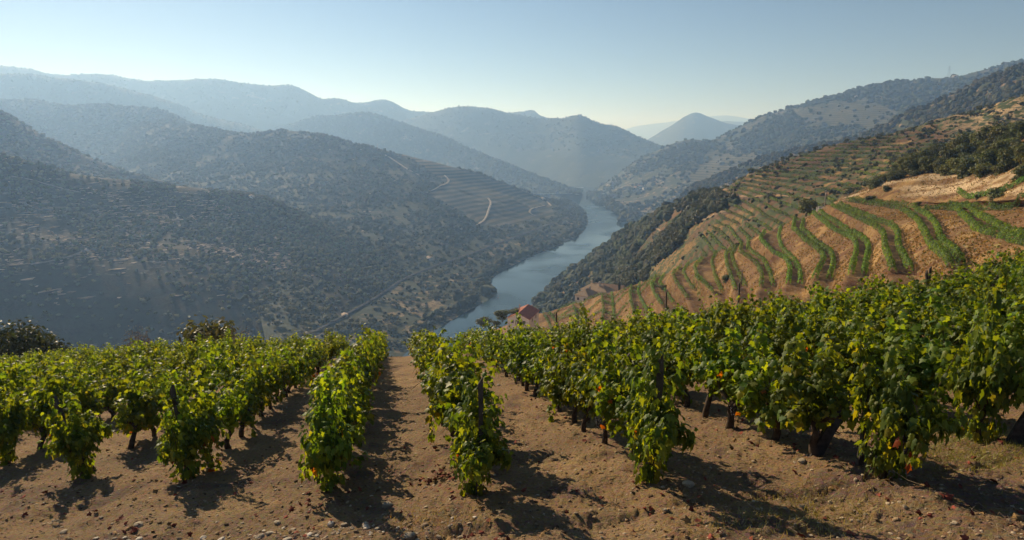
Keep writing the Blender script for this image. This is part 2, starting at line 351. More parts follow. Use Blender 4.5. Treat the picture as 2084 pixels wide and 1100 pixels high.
# right bank, far hill
VR = [(1440, 310), (1560, 318), (1640, 330), (1560, 372), (1480, 384), (1400, 380), (1420, 345)]
VR2 = [(1610, 225), (1700, 205), (1800, 215), (1850, 245), (1780, 262), (1640, 250)]
def r1col(G, px, py):
    c = shade((.15, .13, .085), G, 80, .5)
    low = sm(py + (px - 1300) * .0, 340, 385)[..., None] * sm(px, 1180, 1260)[..., None]
    return c * (1 - low) + low * shade((.24, .19, .13), G, 30, .5)
def r1vine(G, px, py):
    n = fbm(G[..., 0] / 90, G[..., 1] / 90, 4, 8) * 30
    return .75 * np.maximum(inpoly(px + n, py, VR), .8 * inpoly(px + n, py + n * .5, VR2)).astype(float)
G_R1 = hill('hillside', [
 [(1190, 396, 2960), (1192, 396.5, 2940), (1193, 397, 2910), (1196, 397.5, 0, wt), (1190, 399, 0, wt - 8)],
 [(1206, 391, 2950), (1205, 393, 2900), (1203, 395, 2850), (1200, 398, 0, wt), (1193, 401, 0, wt - 8)],
 [(1250, 360, 2880), (1245, 375, 2780), (1235, 390, 2700), (1206, 403, 0, wt), (1196, 406, 0, wt - 8)],
 [(1300, 328, 2880), (1290, 350, 2720), (1275, 380, 2560), (1216, 411, 0, wt), (1204, 414, 0, wt - 8)],
 [(1350, 302, 2880), (1340, 340, 2620), (1300, 390, 2380), (1240, 425, 0, wt), (1226, 428, 0, wt - 8)],
 [(1400, 285, 2880), (1390, 330, 2520), (1330, 400, 2200), (1262, 440, 0, wt), (1246, 443, 0, wt - 8)],
 [(1450, 286, 2850), (1450, 325, 2450), (1380, 400, 2050), (1280, 455, 0, wt), (1262, 458, 0, wt - 8)],
 [(1500, 264, 2800), (1510, 315, 2350), (1450, 395, 1950), (1305, 480, 0, wt), (1285, 484, 0, wt - 8)],
 [(1560, 238, 2750), (1570, 305, 2250), (1520, 390, 1800), (1360, 500, 0, wt + 10), (1320, 510, 0, wt)],
 [(1650, 208, 2700), (1640, 290, 2100), (1600, 370, 1650), (1430, 480, 1300), (1400, 520, 1200)],
 [(1780, 180, 2600), (1770, 260, 2000), (1720, 340, 1500), (1560, 440, 1250), (1500, 500, 1200)],
 [(1860, 166, 2550), (1860, 240, 1950), (1800, 330, 1450), (1650, 430, 1250), (1600, 480, 1200)],
 [(1930, 158, 2500), (1930, 225, 1900), (1880, 320, 1400), (1750, 420, 1250), (1700, 470, 1200)],
 [(2010, 141, 2480), (2010, 210, 1900), (1980, 310, 1400), (1880, 410, 1250), (1820, 460, 1200)],
 [(2084, 127, 2450), (2084, 200, 1900), (2050, 300, 1400), (1980, 400, 1250), (1930, 450, 1200)],
 [(2400, 80, 2400), (2400, 180, 1900), (2400, 290, 1400), (2350, 400, 1250), (2300, 450, 1200)]],
 320, 520, T_MID, r1col, 'right bank hillside with pale vineyard terraces above the river', amp=.0028, wl=.05, back=(600, -180), vinefn=r1vine, seed=41)
G_R2 = hill('hillside', [[(px, py, D), (px + 10, py + 45, D - 160), (px + 10, py + 95, D - 330), (px, py + 140, D - 480)] for px, py, D in
 [(1400, 385, 1560), (1480, 350, 1520), (1560, 322, 1480), (1640, 303, 1420), (1720, 286, 1360), (1790, 262, 1310), (1840, 236, 1270), (1900, 213, 1220), (1960, 186, 1170), (2020, 160, 1130), (2084, 139, 1100), (2250, 95, 1060), (2420, 60, 1040)]],
 180, 420, T_MID, lambda G, px, py: shade((.24, .165, .09), G, 30, .5), 'dark bushy slope below the right skyline', amp=.0032, wl=.05, back=(300, -100), seed=44)

# terraced hill with wooded left flank
R3 = [
 [(1080, 622, 0, -199.), (1080, 630, 0, -200.), (1078, 640, 0, -201.), (1070, 655, 0, -203.)],
 [(1097, 610, 0, -196.), (1100, 622, 780), (1100, 635, 720), (1098, 655, 640)],
 [(1140, 570, 900), (1150, 590, 790), (1155, 615, 690), (1150, 645, 600)],
 [(1185, 538, 880), (1195, 560, 760), (1195, 595, 640), (1185, 630, 560)],
 [(1230, 505, 850), (1245, 535, 700), (1245, 570, 600), (1225, 610, 520)],
 [(1280, 470, 790), (1285, 510, 650), (1275, 555, 550), (1250, 600, 470)],
 [(1320, 447, 720), (1318, 490, 600), (1310, 545, 500), (1290, 590, 430)],
 [(1400, 407, 600), (1385, 455, 510), (1355, 515, 440), (1335, 575, 390)],
 [(1470, 384, 500), (1460, 420, 440), (1440, 480, 370), (1410, 550, 315)],
 [(1510, 362, 490), (1510, 405, 425), (1490, 465, 350), (1465, 530, 295)],
 [(1560, 336, 480), (1560, 390, 410), (1535, 450, 330), (1515, 512, 275)],
 [(1610, 319, 480), (1615, 370, 410), (1590, 425, 330), (1570, 485, 265)],
 [(1680, 301, 480), (1680, 350, 410), (1665, 400, 330), (1645, 455, 258)],
 [(1750, 280, 480), (1755, 330, 405), (1745, 375, 325), (1710, 430, 248)],
 [(1830, 265, 480), (1830, 310, 400), (1820, 350, 320), (1785, 412, 240)],
 [(1900, 247, 475), (1905, 295, 395), (1895, 345, 315), (1860, 405, 235)],
 [(1980, 229, 470), (1980, 280, 390), (1970, 340, 310), (1940, 402, 225)],
 [(2084, 195, 460), (2084, 260, 380), (2084, 320, 290), (2060, 385, 205)],
 [(2380, 120, 450), (2380, 200, 370), (2380, 280, 280), (2340, 385, 190)]]
def r3col(G, px, py):
    c = shade((.125, .076, .042), G, 14, .5)
    dry = sm(fbm(G[..., 0] / 25, G[..., 1] / 25, 4, 77), .02, .3)[..., None]
    c = c * (1 - dry) + dry * shade((.21, .14, .06), G, 9, .5)
    top = (sm(px, 1850, 1990) * sm(py, 285, 255))[..., None]
    return c * (1 - top) + top * shade((.33, .25, .15), G, 9, .4)
WPOLY = [(1080, 640), (1090, 605), (1130, 570), (1185, 535), (1240, 495), (1300, 455), (1370, 412), (1450, 388), (1505, 415), (1440, 440), (1400, 470), (1385, 505), (1325, 545), (1310, 575), (1250, 600), (1160, 650)]
G_R3 = hill('hillside', R3, 420, 560, T_RGT, r3col, 'brown terraced hillside with woodland falling to the river', amp=.004, wl=.06, back=(160, -60), seed=47, terr=(2.5, -72, lambda px, py: .9 * (~inpoly(px, py, WPOLY)) * sm(px, 1300, 1340)))

# near hillside: contour terraces
S = [  # z, outer row, inner row (pixels, far to near)
 (-88, [(1105, 640), (1112, 650), (1118, 662), (1122, 675)], [(1118, 638), (1126, 648), (1132, 660), (1136, 675)]),
 (-79, [(1165, 622), (1170, 632), (1172, 645), (1172, 662)], [(1182, 617), (1188, 630), (1190, 645), (1192, 662)]),
 (-70, [(1225, 603), (1226, 615), (1228, 630), (1226, 652)], [(1245, 598), (1246, 612), (1248, 630), (1250, 650)]),
 (-61, [(1285, 584), (1282, 598), (1284, 615), (1290, 640)], [(1302, 579), (1298, 594), (1304, 612), (1316, 635)]),
 (-54, [(1335, 565), (1325, 580), (1330, 598), (1345, 620)], [(1352, 560), (1342, 576), (1352, 594), (1368, 615)]),
 (-48, [(1385, 545), (1368, 560), (1378, 580), (1396, 604)], [(1402, 538), (1390, 555), (1402, 578), (1420, 602)]),
 (-43, [(1430, 527), (1413, 545), (1419, 565), (1446, 592)], [(1458, 515), (1448, 534), (1455, 566), (1466, 590)]),
 (-38.5, [(1488, 508), (1476, 520), (1480, 545), (1494, 585)], [(1499, 506), (1488, 522), (1497, 550), (1514, 580)]),
 (-34.5, [(1509, 499), (1506, 516), (1541, 541), (1551, 565), (1549, 580)], [(1523, 492), (1522, 511), (1557, 537), (1568, 562), (1572, 578)]),
 (-30.5, [(1556, 475), (1546, 489), (1568, 513), (1600, 530), (1608, 550), (1605, 572)], [(1589, 463), (1584, 485), (1591, 509), (1617, 534), (1628, 555), (1628, 572)]),
 (-26.5, [(1617, 449), (1614, 468), (1638, 492), (1669, 513), (1676, 530), (1662, 560)], [(1636, 450), (1630, 468), (1662, 497), (1690, 517), (1697, 537), (1690, 560)]),
 (-23, [(1655, 437), (1690, 466), (1735, 489), (1744, 509), (1734, 548)], [(1667, 434), (1707, 461), (1753, 487), (1768, 506), (1760, 548)]),
 (-19.5, [(1690, 419), (1725, 437), (1770, 459), (1798, 479), (1801, 509), (1812, 540)], [(1706, 419), (1777, 449), (1826, 471), (1828, 506), (1845, 540)]),
 ((-18.2, -16.2), [(1722, 411), (1777, 420), (1840, 431), (1871, 457), (1885, 489), (1902, 513), (1920, 530)], [(1728, 409), (1790, 417), (1850, 426), (1883, 438), (1904, 461), (1914, 492), (1944, 524)]),
 ((-17.2, -12.6), [(1860, 429), (1905, 427), (1947, 430), (1965, 449), (1984, 470), (2020, 484), (2084, 503)], [(1880, 428), (1930, 424), (1975, 432), (2003, 450), (2040, 472), (2084, 488), (2150, 505)]),
 ((-15.9, -9.8), [(1930, 421), (1990, 428), (2045, 430), (2100, 422), (2180, 440), (2300, 470)], [(1945, 418), (2000, 424), (2050, 424), (2100, 416), (2180, 430), (2300, 455)]),
]
NU = 12
lines = []; rows_px = []
for z, a, b in S:
    zs = lambda q: np.linspace(z[0], z[1], len(q)) if isinstance(z, tuple) else [z] * len(q)
    A = resample([PZ(x, y, h) for (x, y), h in zip(a, zs(a))], NU); B = resample([PZ(x, y, h) for (x, y), h in zip(b, zs(b))], NU)
    rows_px.append((z, A, B))
    if isinstance(z, tuple) and z[0] > -18:      # the two topmost terraces join the long one farther back
        k = 0 if z[0] < -16.5 else 1
        pre = np.array([(119 + 2 * k, 223 + k, -17.5 + .3 * k), (117 + 2 * k, 201 + k, -17.4 + .4 * k), (115 + 2 * k, 186 + k, -17.3 + .7 * k)])
        A = resample(np.concatenate([pre, A]), NU); B = resample(np.concatenate([pre + [.4, .2, .1], B]), NU)
    lines += [A, B]
def ext(L):
    t0 = L[0] - L[1]; t0[2] = 0; t0 = t0 / np.linalg.norm(t0) * .8 + np.array([.1, .2, 0])
    far = L[0] + t0 * 6 + np.array([0, 0, -1.2]); far2 = L[0] + t0 * 16 + np.array([0, 0, -9.]); far3 = L[0] + t0 * 40 + np.array([0, 0, -36.])
    d = (L[-1] - L[-2]); d /= np.linalg.norm(d)
    return np.concatenate([[far3, far2, far], L, [L[-1] + d * 9 + [0, 0, -.3], L[-1] + d * 24 + [0, 0, -2]]])
def upl(pts, n=NU): return resample([P(*p) for p in pts], n)
U = [upl([(1722, 410, 234), (1750, 407, 221), (1800, 408, 204), (1862, 414, 191), (1950, 412, 173), (2084, 406, 131), (2300, 430, 92)]),
     upl([(1730, 403, 236), (1752, 400, 223), (1800, 397, 207), (1862, 400, 195), (1955, 400, 177), (2084, 395, 135), (2300, 415, 96)]),
     upl([(1742, 396, 239), (1762, 393, 227), (1803, 378, 213), (1862, 374, 201), (1955, 376, 183), (2084, 368, 141), (2300, 380, 102)]),
     upl([(1758, 390, 242), (1775, 386, 233), (1805, 366, 223), (1860, 356, 215), (1950, 350, 199), (2084, 334, 163), (2300, 330, 112)]),
     upl([(1780, 380, 250), (1820, 352, 247), (1870, 334, 246), (1960, 308, 234), (2084, 286, 206), (2300, 270, 150)]),
     upl([(1790, 372, 268), (1830, 345, 268), (1880, 320, 270), (1970, 292, 258), (2084, 266, 236), (2300, 240, 190)])]
def ext2(L): return np.concatenate([[L[0] + [-30, 40, -40], L[0] + [-12, 18, -14], L[0] + [-4, 5, -3]], L, [L[-1] + [6, -6, 0], L[-1] + [20, -12, 0]]])
first = lines[0]
lines2 = [ext(first) + [-30, 10, -14], ext(first) + [-8, 3, -3.0]]
for i, L in enumerate(lines):
    off = .9 if i % 2 == 0 else -.9
    o = np.zeros_like(L); nb = lines[i + 1] if i % 2 == 0 else lines[i - 1]
    d = (L - nb); d[:, 2] = 0; d /= np.linalg.norm(d, axis=1, keepdims=True) + 1e-6
    lines2.append(ext(L + d * .9))
lines2 += [ext2(u) for u in U] + [ext2(U[-1]) + [-5, 40, -20], ext2(U[-1]) + [-10, 120, -70]]
C4 = crom(np.array(lines2), 520, 1)
vv = []
for i in range(len(C4) - 1):
    k = 9 if (i < 2 or i % 2 == 1) else 5
    for j in range(k): f = j / k; vv.append(C4[i] * (1 - f) + C4[i + 1] * f)
vv.append(C4[-1]); G_R4 = np.array(vv)
LNID = np.concatenate([np.linspace(i, i + 1, 9 if (i < 2 or i % 2 == 1) else 5, endpoint=False) for i in range(len(C4) - 1)] + [[len(C4) - 1]])
top = sm(LNID, 34.3, 36)[:, None]
G_R4[..., 2] += fbm(G_R4[..., 0] / 3, G_R4[..., 1] / 3, 4, 51) * .35 + fbm(G_R4[..., 0] / 14, G_R4[..., 1] / 14, 3, 53) * (.35 + 1.6 * top)
def r4col(G, px, py):
    c = shade((.165, .1, .05), G, 5, .45)
    n1 = sm(fbm(G[..., 0] / 7, G[..., 1] / 7, 4, 61), .0, .3)[..., None]; n2 = sm(fbm(G[..., 0] / 4, G[..., 1] / 4 + G[..., 2] / 2, 4, 67), .1, .35)[..., None]
    c = c * (1 - n1) + n1 * shade((.27, .175, .078), G, 3, .4)
    c = c * (1 - n2) + n2 * shade((.125, .066, .036), G, 3, .5)
    cliff = (sm(LNID, 34.6, 35.2) * sm(LNID, 37.2, 36.5))[:, None] * sm(fbm(G[..., 0] / 5, G[..., 1] / 5 + G[..., 2], 4, 71), -.15, .2)
    c = c * (1 - cliff[..., None]) + cliff[..., None] * shade((.42, .33, .22), G, 2, .45)
    return c
px, py, _ = proj(G_R4)
T_NEAR = terrain_mat('dry_terrace_banks', .9, dark=(.17, .13, .05), cover=.22, bd=.25)
o = add('hillside', mk_mesh('hillside', G_R4.reshape(-1, 3), grid_faces(*G_R4.shape[:2]), T_NEAR, r4col(G_R4, px, py).reshape(-1, 3), True))
tag(o, 'golden dry grass terraces curving round the near right slope', None, None, 'structure')

# ------------------------------------------------------------------ water
m, t = new_mat('river_water'); p = pos_of(t)
mp = N(t, 'ShaderNodeMapping'); mp.inputs['Scale'].default_value = (1, .6, 1); t.links.new(p, mp.inputs[0])
n1 = noise(t, mp.outputs[0], .5, 4); n2 = noise(t, p, .006, 3)
pr = finish(t, (.016, .042, .055), .08, n1, .1, .5, .14)
rr = N(t, 'ShaderNodeMapRange', i_1=.45, i_2=.56, i_3=.06, i_4=.28); t.links.new(n2, rr.inputs[0]); t.links.new(rr.outputs[0], pr.inputs['Roughness'])
V = np.array([[-150, 420, WATER], [2500, 420, WATER], [2500, 6000, WATER], [-150, 6000, WATER]])
tag(add('river', mk_mesh('river', V, np.array([[0, 1, 2, 3]]), m)), 'calm blue river winding through the valley', None, None, 'structure')

# ------------------------------------------------------------------ foreground ground
ROWX = [-2.68 - 2.42 * k for k in range(18)][::-1] + [-.52 + 2.42 * k for k in range(12)]
SL = -.1787
def ybrow(x): return np.interp(x, [-60, -30, -8, 3, 10, 18, 30], [50, 46, 37.5, 31.5, 29, 27.5, 27])
def gz(x, y):
    x = np.asarray(x, float); y = np.asarray(y, float)
    z = -2.88 + .094 * x - .2225 * y + .006 * np.clip(x - 5, 0, 22) ** 2
    d = (y - ybrow(x)) / 3.0
    z = z - 3.0 * .42 * np.log1p(np.exp(np.clip(d, -30, 30))) - np.where(d > 30, (d - 30) * 3 * .42, 0)
    return z
nr, nc = 640, 820
Dg = np.geomspace(2.2, 420, nr); ang = np.tan(np.linspace(R(-52), R(52), nc))
Y = np.repeat(Dg[:, None], nc, 1); X = Y * ang[None]
rowp = X - SL * (Y - 8); dist = np.min(np.abs(rowp[..., None] - np.array(ROWX)), -1)
Z = gz(X, Y) + .07 * np.exp(-(dist / .45) ** 2) + .10 * fbm(X / 1.7, Y / 1.7, 4, 81) + .075 * fbm(X / .35, Y / .35, 4, 85) * np.clip(14 / Y, .1, 1)
Z += .06 * np.maximum(fbm(X / .11, Y / .11, 3, 88), 0) * np.clip(9 / Y, 0, 1)
Z -= .07 * np.exp(-((Y - .13 * X - 6.75 - .15 * fbm(X, X * 0, 3, 97)) / .13) ** 2) + .05 * np.exp(-((Y - .13 * X - 5.6 - .15 * fbm(X, X * 0 + 3, 3, 98)) / .15) ** 2)
G0 = np.stack([X, Y, Z], -1)
c = shade((.285, .156, .05), G0, 2.5, .4)
n1 = sm(fbm(X / 1.3, Y / 1.3, 4, 91), .05, .35)[..., None]; c = c * (1 - n1) + n1 * shade((.36, .212, .076), G0, .8, .4)
n2 = sm(fbm(X / .8, Y / .8, 4, 95), .15, .4)[..., None]; c = c * (1 - n2) + n2 * shade((.16, .072, .028), G0, .5, .4)
n3 = (sm(Y - .12 * X, 7.0, 5.6) * sm(X, 1.5, -2.5))[..., None] * .8; c = c * (1 - n3) + n3 * shade((.36, .265, .16), G0, .4, .4)
m, t = new_mat('vineyard_soil'); p = pos_of(t)
cc = N(t, 'ShaderNodeVertexColor', layer_name='Col').outputs[0]
a1 = noise(t, p, 22, 6, .7); a2 = noise(t, p, 70, 4, .7); a3 = noise(t, p, 5, 4)
vo = N(t, 'ShaderNodeTexVoronoi', i_Scale=26.0); t.links.new(p, vo.inputs['Vector'])
peb = ramp(t, vo.outputs['Distance'], .22, .1)
col = mixc(t, cc, mixc(t, cc, (.45, .42, .4), 1.0, 'MULTIPLY'), ramp(t, a1, .44, .66))
col = mixc(t, col, mixc(t, cc, (1.6, 1.5, 1.4), 1.0, 'MULTIPLY'), ramp(t, a2, .58, .75))
col = mixc(t, col, mixc(t, vo.outputs['Color'], (.42, .34, .24), .75), N(t, 'ShaderNodeMath', operation='MULTIPLY', i_1=.5).outputs[0])
hh = N(t, 'ShaderNodeMath', operation='ADD'); t.links.new(a1, hh.inputs[0])
h2 = N(t, 'ShaderNodeMath', operation='MULTIPLY', i_1=.5); t.links.new(a2, h2.inputs[0]); t.links.new(h2.outputs[0], hh.inputs[1])
finish(t, col, .95, hh.outputs[0], 1.0, .09, .1)
tag(add('ground', mk_mesh('ground', G0.reshape(-1, 3), grid_faces(nr, nc), m, c.reshape(-1, 3), True)), 'bare stony brown earth under the vine rows', None, None, 'structure')

# ------------------------------------------------------------------ foliage prototypes
def ico(sub):
    import bmesh
    bm = bmesh.new(); bmesh.ops.create_icosphere(bm, subdivisions=sub, radius=1.0)
    V = np.array([v.co[:] for v in bm.verts]); Fc = np.array([[v.index for v in f.verts] for f in bm.faces]); bm.free()
    return V, Fc
ICO1, ICO2 = ico(1), ico(2)
def unit(n):
    v = rng.normal(size=(n, 3)); return v / np.linalg.norm(v, axis=1, keepdims=True)
def leaf_cloud(cent, nrm, size, colr, pointy=.5):
    """little bent leaf-clump quads at cent with normals nrm"""
    n = len(cent); a = np.cross(nrm, unit(n)); a /= np.linalg.norm(a, axis=1, keepdims=True) + 1e-9; b = np.cross(nrm, a)
    s = np.broadcast_to(np.asarray(size), (n,))[:, None]
    q = np.stack([cent - a * s, cent - b * s * pointy + nrm * s * .15, cent + a * s, cent + b * s * pointy + nrm * s * .15], 1)
    F_ = np.arange(n * 4).reshape(n, 4)
    return q.reshape(-1, 3), F_, np.repeat(colr, 4, 0)
def crown(blobs, n, size, base, var=.3, flat=0.75):
    """leaf clumps through and over a set of (centre, radius) lobes"""
    w = np.array([b[3] ** 2 for b in blobs]); k = rng.choice(len(blobs), n, p=w / w.sum())
    B = np.array(blobs)[k]; u = unit(n); r = B[:, 3] * (rng.random(n) ** .33) * (1 + .12 * rng.normal(size=n))
    c = B[:, :3] + u * r[:, None] * np.array([1, 1, flat]); nr_ = u + unit(n) * .7 + [0, 0, .4]; nr_ /= np.linalg.norm(nr_, axis=1, keepdims=True)
    blobtint = 1 + var * (rng.random(len(blobs))[k] - .5) * 1.2
    colr = np.array(base) * (blobtint * (1 + var * (rng.random(n) - .5)))[:, None]
    colr[:, 0] *= 1 + .35 * (rng.random(n) - .4)
    return leaf_cloud(c, nr_, size * (.6 + .8 * rng.random(n)), colr, .6)
def tree_protos(kind, n, leaves, size, base, hgt=1.0):
    """unit-height trees -> list of (trunk mesh, crown mesh)"""
    out = []
    for i in range(n):
        bl = []; m = rng.integers(6, 10) if leaves > 400 else rng.integers(3, 6)
        for k in range(m):
            a = rng.random() * 6.28; rr = .24 * rng.random() ** .5 * (1.15 if kind != 'tall' else .6)
            z = .5 + .32 * (rng.random() - .35); bl.append((rr * math.cos(a), rr * math.sin(a), z, .17 + .11 * rng.random()))
        bl.append((0, 0, .62, .26)); bl.append((.05, 0, .38, .22)); a = rng.random() * 6.28
        bl += [(.17 * math.cos(a + 2.1 * q), .17 * math.sin(a + 2.1 * q), .24, .19) for q in range(3)]
        if kind == 'cone': bl = [(0, 0, .12 + .8 * k / 11, .13 * (1.02 - abs(k / 11 - .25)) ** 1.4) for k in range(12)]
        V, Fq, Cc = crown(bl, leaves, size, base)
        cm = mk_mesh('crown', V, Fq, M_TLEAF, Cc)
        g = Geo(); tilt = rng.normal(size=2) * .03
        top = np.array([tilt[0], tilt[1], .55]); g.tube([(0, 0, -.06), (tilt[0] * .5, tilt[1] * .5, .22), top], [.035, .027, .012], 7, (.11, .085, .06))
        for b in bl[:5]:
            s0 = np.array([tilt[0] * .5, tilt[1] * .5, .2 + .1 * rng.random()]); g.tube([s0, (s0 + np.array(b[:3])) / 2 + [0, 0, .03], b[:3]], [.018, .012, .005], 5, (.11, .085, .06))
        out.append((g.mesh('trunk', M_BARK, True), cm))
    return out
def place_tree(name, proto, loc, h, label, cat, group=None, w=1.0):
    e = bpy.data.objects.new(name, None); COL.objects.link(e); e.location = loc; e.rotation_euler = (0, 0, rng.random() * 6.28); e.scale = (h * w, h * w, h)
    e.empty_display_size = .2
    add('trunk', proto[0], e); add('crown', proto[1], e); tag(e, label, cat, group); return e

# ---- scatter on terrain
def scatter(G, n, mask=None, edge=60):
    q = [G[:-1, :-1], G[:-1, 1:], G[1:, 1:], G[1:, :-1]]
    ar = np.linalg.norm(np.cross(q[1] - q[0], q[3] - q[0]), axis=-1); c = (q[0] + q[2]) / 2
    px, py, f = proj(c); w = ar * (px > -edge) * (px < W + edge) * (c[..., 1] > 5) * (c[..., 2] > WATER + 1.0)
    if mask is not None: w = w * mask(c, px, py)
    w = w.ravel(); k = rng.choice(len(w), n, p=w / w.sum()); a, b = rng.random((2, n, 1))
    qs = [x.reshape(-1, 3)[k] for x in q]
    return qs[0] * (1 - a) * (1 - b) + qs[1] * a * (1 - b) + qs[2] * a * b + qs[3] * (1 - a) * b
def blob_protos(n, src, rough=.28):
    out = []
    for i in range(n):
        V, Fc = src; u = V.copy()
        s = 1 + rough * fbm(u[:, 0] * 1.7 + i * 9 + u[:, 2], u[:, 1] * 1.7 + u[:, 2] * 1.3 + i * 5, 3, 100 + i) * 2
        out.append((u * s[:, None] * np.array([.6, .6, .5]) + [0, 0, .32], Fc))
    return out
BLOB1, BLOB2 = blob_protos(7, ICO1), blob_protos(9, ICO2)
def bush_mass(name, pts, sizes, protos, base, label, var=.35):
    Vs, Fs, Cs = [], [], []; n0 = 0; k = rng.integers(0, len(protos), len(pts))
    for i in range(len(protos)):
        s = np.where(k == i)[0]
        if not len(s): continue
        V, Fc = protos[i]; a = rng.random(len(s)) * 6.28; sz = sizes[s]
        ca, sa = np.cos(a), np.sin(a); hz = sz * (.8 + .5 * rng.random(len(s)))
        X_ = (V[None, :, 0] * ca[:, None] - V[None, :, 1] * sa[:, None]) * sz[:, None]; Y_ = (V[None, :, 0] * sa[:, None] + V[None, :, 1] * ca[:, None]) * sz[:, None]
        VV = np.stack([X_, Y_, V[None, :, 2] * hz[:, None]], -1) + pts[s][:, None]
        Vs.append(VV.reshape(-1, 3)); FF = Fc[None] + (np.arange(len(s)) * len(V))[:, None, None] + n0
        Fs.append(FF.reshape(-1, 3)); n0 += len(s) * len(V)
        tint = np.array(base) * (1 + var * (rng.random((len(s), 1)) - .5) * 2) * (1 + .25 * (rng.random((len(s), 3)) - .5))
        Cs.append(np.repeat(tint, len(V), 0))
    o = add(name, mk_mesh(name, np.concatenate(Vs), np.concatenate(Fs), M_FAR, np.concatenate(Cs), False)); tag(o, label, None, None, 'stuff'); return o
def clump_mesh(name, n, size, base):
    bl = [(0, 0, .42, .36)] + [(.28 * math.cos(a), .28 * math.sin(a), .3 + .25 * rng.random(), .2 + .12 * rng.random()) for a in rng.random(4) * 6.28]
    V, Fq, Cc = crown(bl, n, size, base, .4, .85); return mk_mesh(name, V, Fq, M_TLEAF, Cc)
def individuals(name, meshes, pts, sizes, label, cat, group, nmax=300):
    f = proj(pts)[2]; order = np.argsort(-sizes / f); sel = order[:nmax]
    for i in sel:
        o = add(name, meshes[rng.integers(len(meshes))], None, pts[i]); s = float(sizes[i]); o.scale = (s, s, s * (.8 + .4 * rng.random())); o.rotation_euler = (0, 0, rng.random() * 6.28)
        tag(o, label, cat, group)
    return order[nmax:]
def vis(pts, ymax=720):
    px, py, f = proj(pts); return (px > -20) & (px < W + 20) & (py < ymax)

# earth platforms of the old olive terraces: flat slabs cut into the slope, long along the contour
def slabs(G, n, mask, lmin, lmax, label, name='terrace_earth', col=(.56, .42, .31)):
    c = scatter(G, n, mask); Nn = grid_normal(G)
    flat = G.reshape(-1, 3); g = Geo(); Nf = Nn.reshape(-1, 3); st = 7; sub = flat[::st]; Ns = Nf[::st]
    for p_ in c:
        k = np.argmin(((sub - p_) ** 2).sum(1)); nn = Ns[k]; hx = np.array([nn[0], nn[1]]); L_ = np.hypot(*hx) + 1e-6; d = hx / L_; t_ = np.array([-d[1], d[0]])
        ln = lmin + (lmax - lmin) * rng.random() ** 3.5; w_ = .8 + 1.7 * rng.random() ** 2; m_ = max(3, int(ln / 2.5)); u = np.linspace(-ln / 2, ln / 2, m_)
        wob = np.cumsum(rng.normal(size=m_)) * .35; wd = w_ * np.clip(np.sin(np.linspace(.25, 2.9, m_)) + .15 * rng.normal(size=m_), .15, 1.2)
        slope = L_ / max(nn[2], .2); o = p_[:2] + t_ * u[:, None] + d * wob[:, None]; zt = p_[2] - slope * wob + .3
        a = np.c_[o - d * wd[:, None], zt]; b = np.c_[o + d * wd[:, None], zt]; e = np.c_[o + d * (wd[:, None] + .3), zt - slope * wd - 2.0]
        g.put(np.concatenate([a, b, e]), grid_faces(3, m_), np.array(col) * (.6 + .7 * rng.random()))
    tag(add(name, g.mesh(name, M_STONE)), label, None, None, 'stuff')
STK = [(130, 440), (230, 420), (420, 405), (520, 430), (620, 520), (560, 560), (380, 545), (200, 530), (60, 480), (20, 400), (60, 360), (250, 395)]
slabs(G_L1, 1900, lambda c, px, py: (.12 + inpoly(px + 30 * fbm(c[..., 0] / 60, c[..., 1] / 60, 2, 5), py, STK)) * np.clip(.1 + 2.2 * fbm(c[..., 0] / 55, c[..., 1] / 55, 3, 181), .03, 1) * (py < 640) * (px < 660), 3, 22, 'bare sunlit terrace earth among the olive trees')
slabs(G_L2, 60, lambda c, px, py: (px < 420) * 1.0, 4, 18, 'bare earth patches on the hazy left shoulder')
slabs(G_MID, 70, lambda c, px, py: (px < 900) * (px > 560) * (py < 620) * 1.0, 4, 16, 'bare earth patches on the scrubby spur')
# left hill: olive trees
def olive_mask(c, px, py):
    n = fbm(c[..., 0] / 70, c[..., 1] / 70, 3, 121); up = sm(py, 640, 520) * .7 + .3
    edge = sm(px, 360, 640)
    return np.clip(.35 + n * 1.2 + edge * .9, .03, 1.5) * up
pl = scatter(G_L1, 11000, olive_mask); sz = 2.4 + 3.4 * rng.random(len(pl)) ** 2.2
v = vis(pl); pv, sv = pl[v], sz[v]
olm = [clump_mesh('olive_tree', 130, .12, (.14, .15, .085)) for _ in range(5)]
rest = individuals('olive_tree', olm, pv, sv, 'small olive tree dotted on the dry left hillside', 'tree', 'olive trees on the left hillside')
bush_mass('olive_grove', pv[rest], sv[rest], BLOB2, (.115, .125, .075), 'olive trees scattered over the left hillside')
pl = scatter(G_L2, 6500, lambda c, px, py: np.clip(.6 + fbm(c[..., 0] / 70, c[..., 1] / 70, 3, 125), .1, 2)); bush_mass('scrub', pl, 3 + 6 * rng.random(len(pl)) ** 2.5, BLOB1, (.08, .09, .055), 'scrub and olive trees on the hazy left shoulder')
# middle spur scrub
def midmask(c, px, py):
    veg = ~inpoly(px, py, VPOLY); n = fbm(c[..., 0] / 60, c[..., 1] / 60, 4, 131)
    low = sm(c[..., 2], WATER + 40, WATER + 8)
    return veg * np.clip(.9 + 1.3 * n - .35 * low, .05, 2)
pl = scatter(G_MID, 33000, midmask); RAILP = [(640, 680, rl), (700, 646, rl), (760, 610, rl), (820, 570, rl), (880, 545, rl), (930, 528, rl), (985, 508, rl), (1045, 485, rl), (1090, 468, rl), (1125, 455, rl), (1155, 443, rl)]; sz = 2.4 + 6 * rng.random(len(pl)) ** 3
px, py, f = proj(pl); v = vis(pl) & ~((px < 480) & (py > 440)); rp = crom(np.array([PZ(*q) for q in RAILP]), 300, 0); dr = np.array([np.min(np.hypot(rp[:, 0] - q[0], rp[:, 1] - q[1])) for q in pl]); v &= dr > 6; pl, sz = pl[v], sz[v]
near = (proj(pl)[1] > 500)
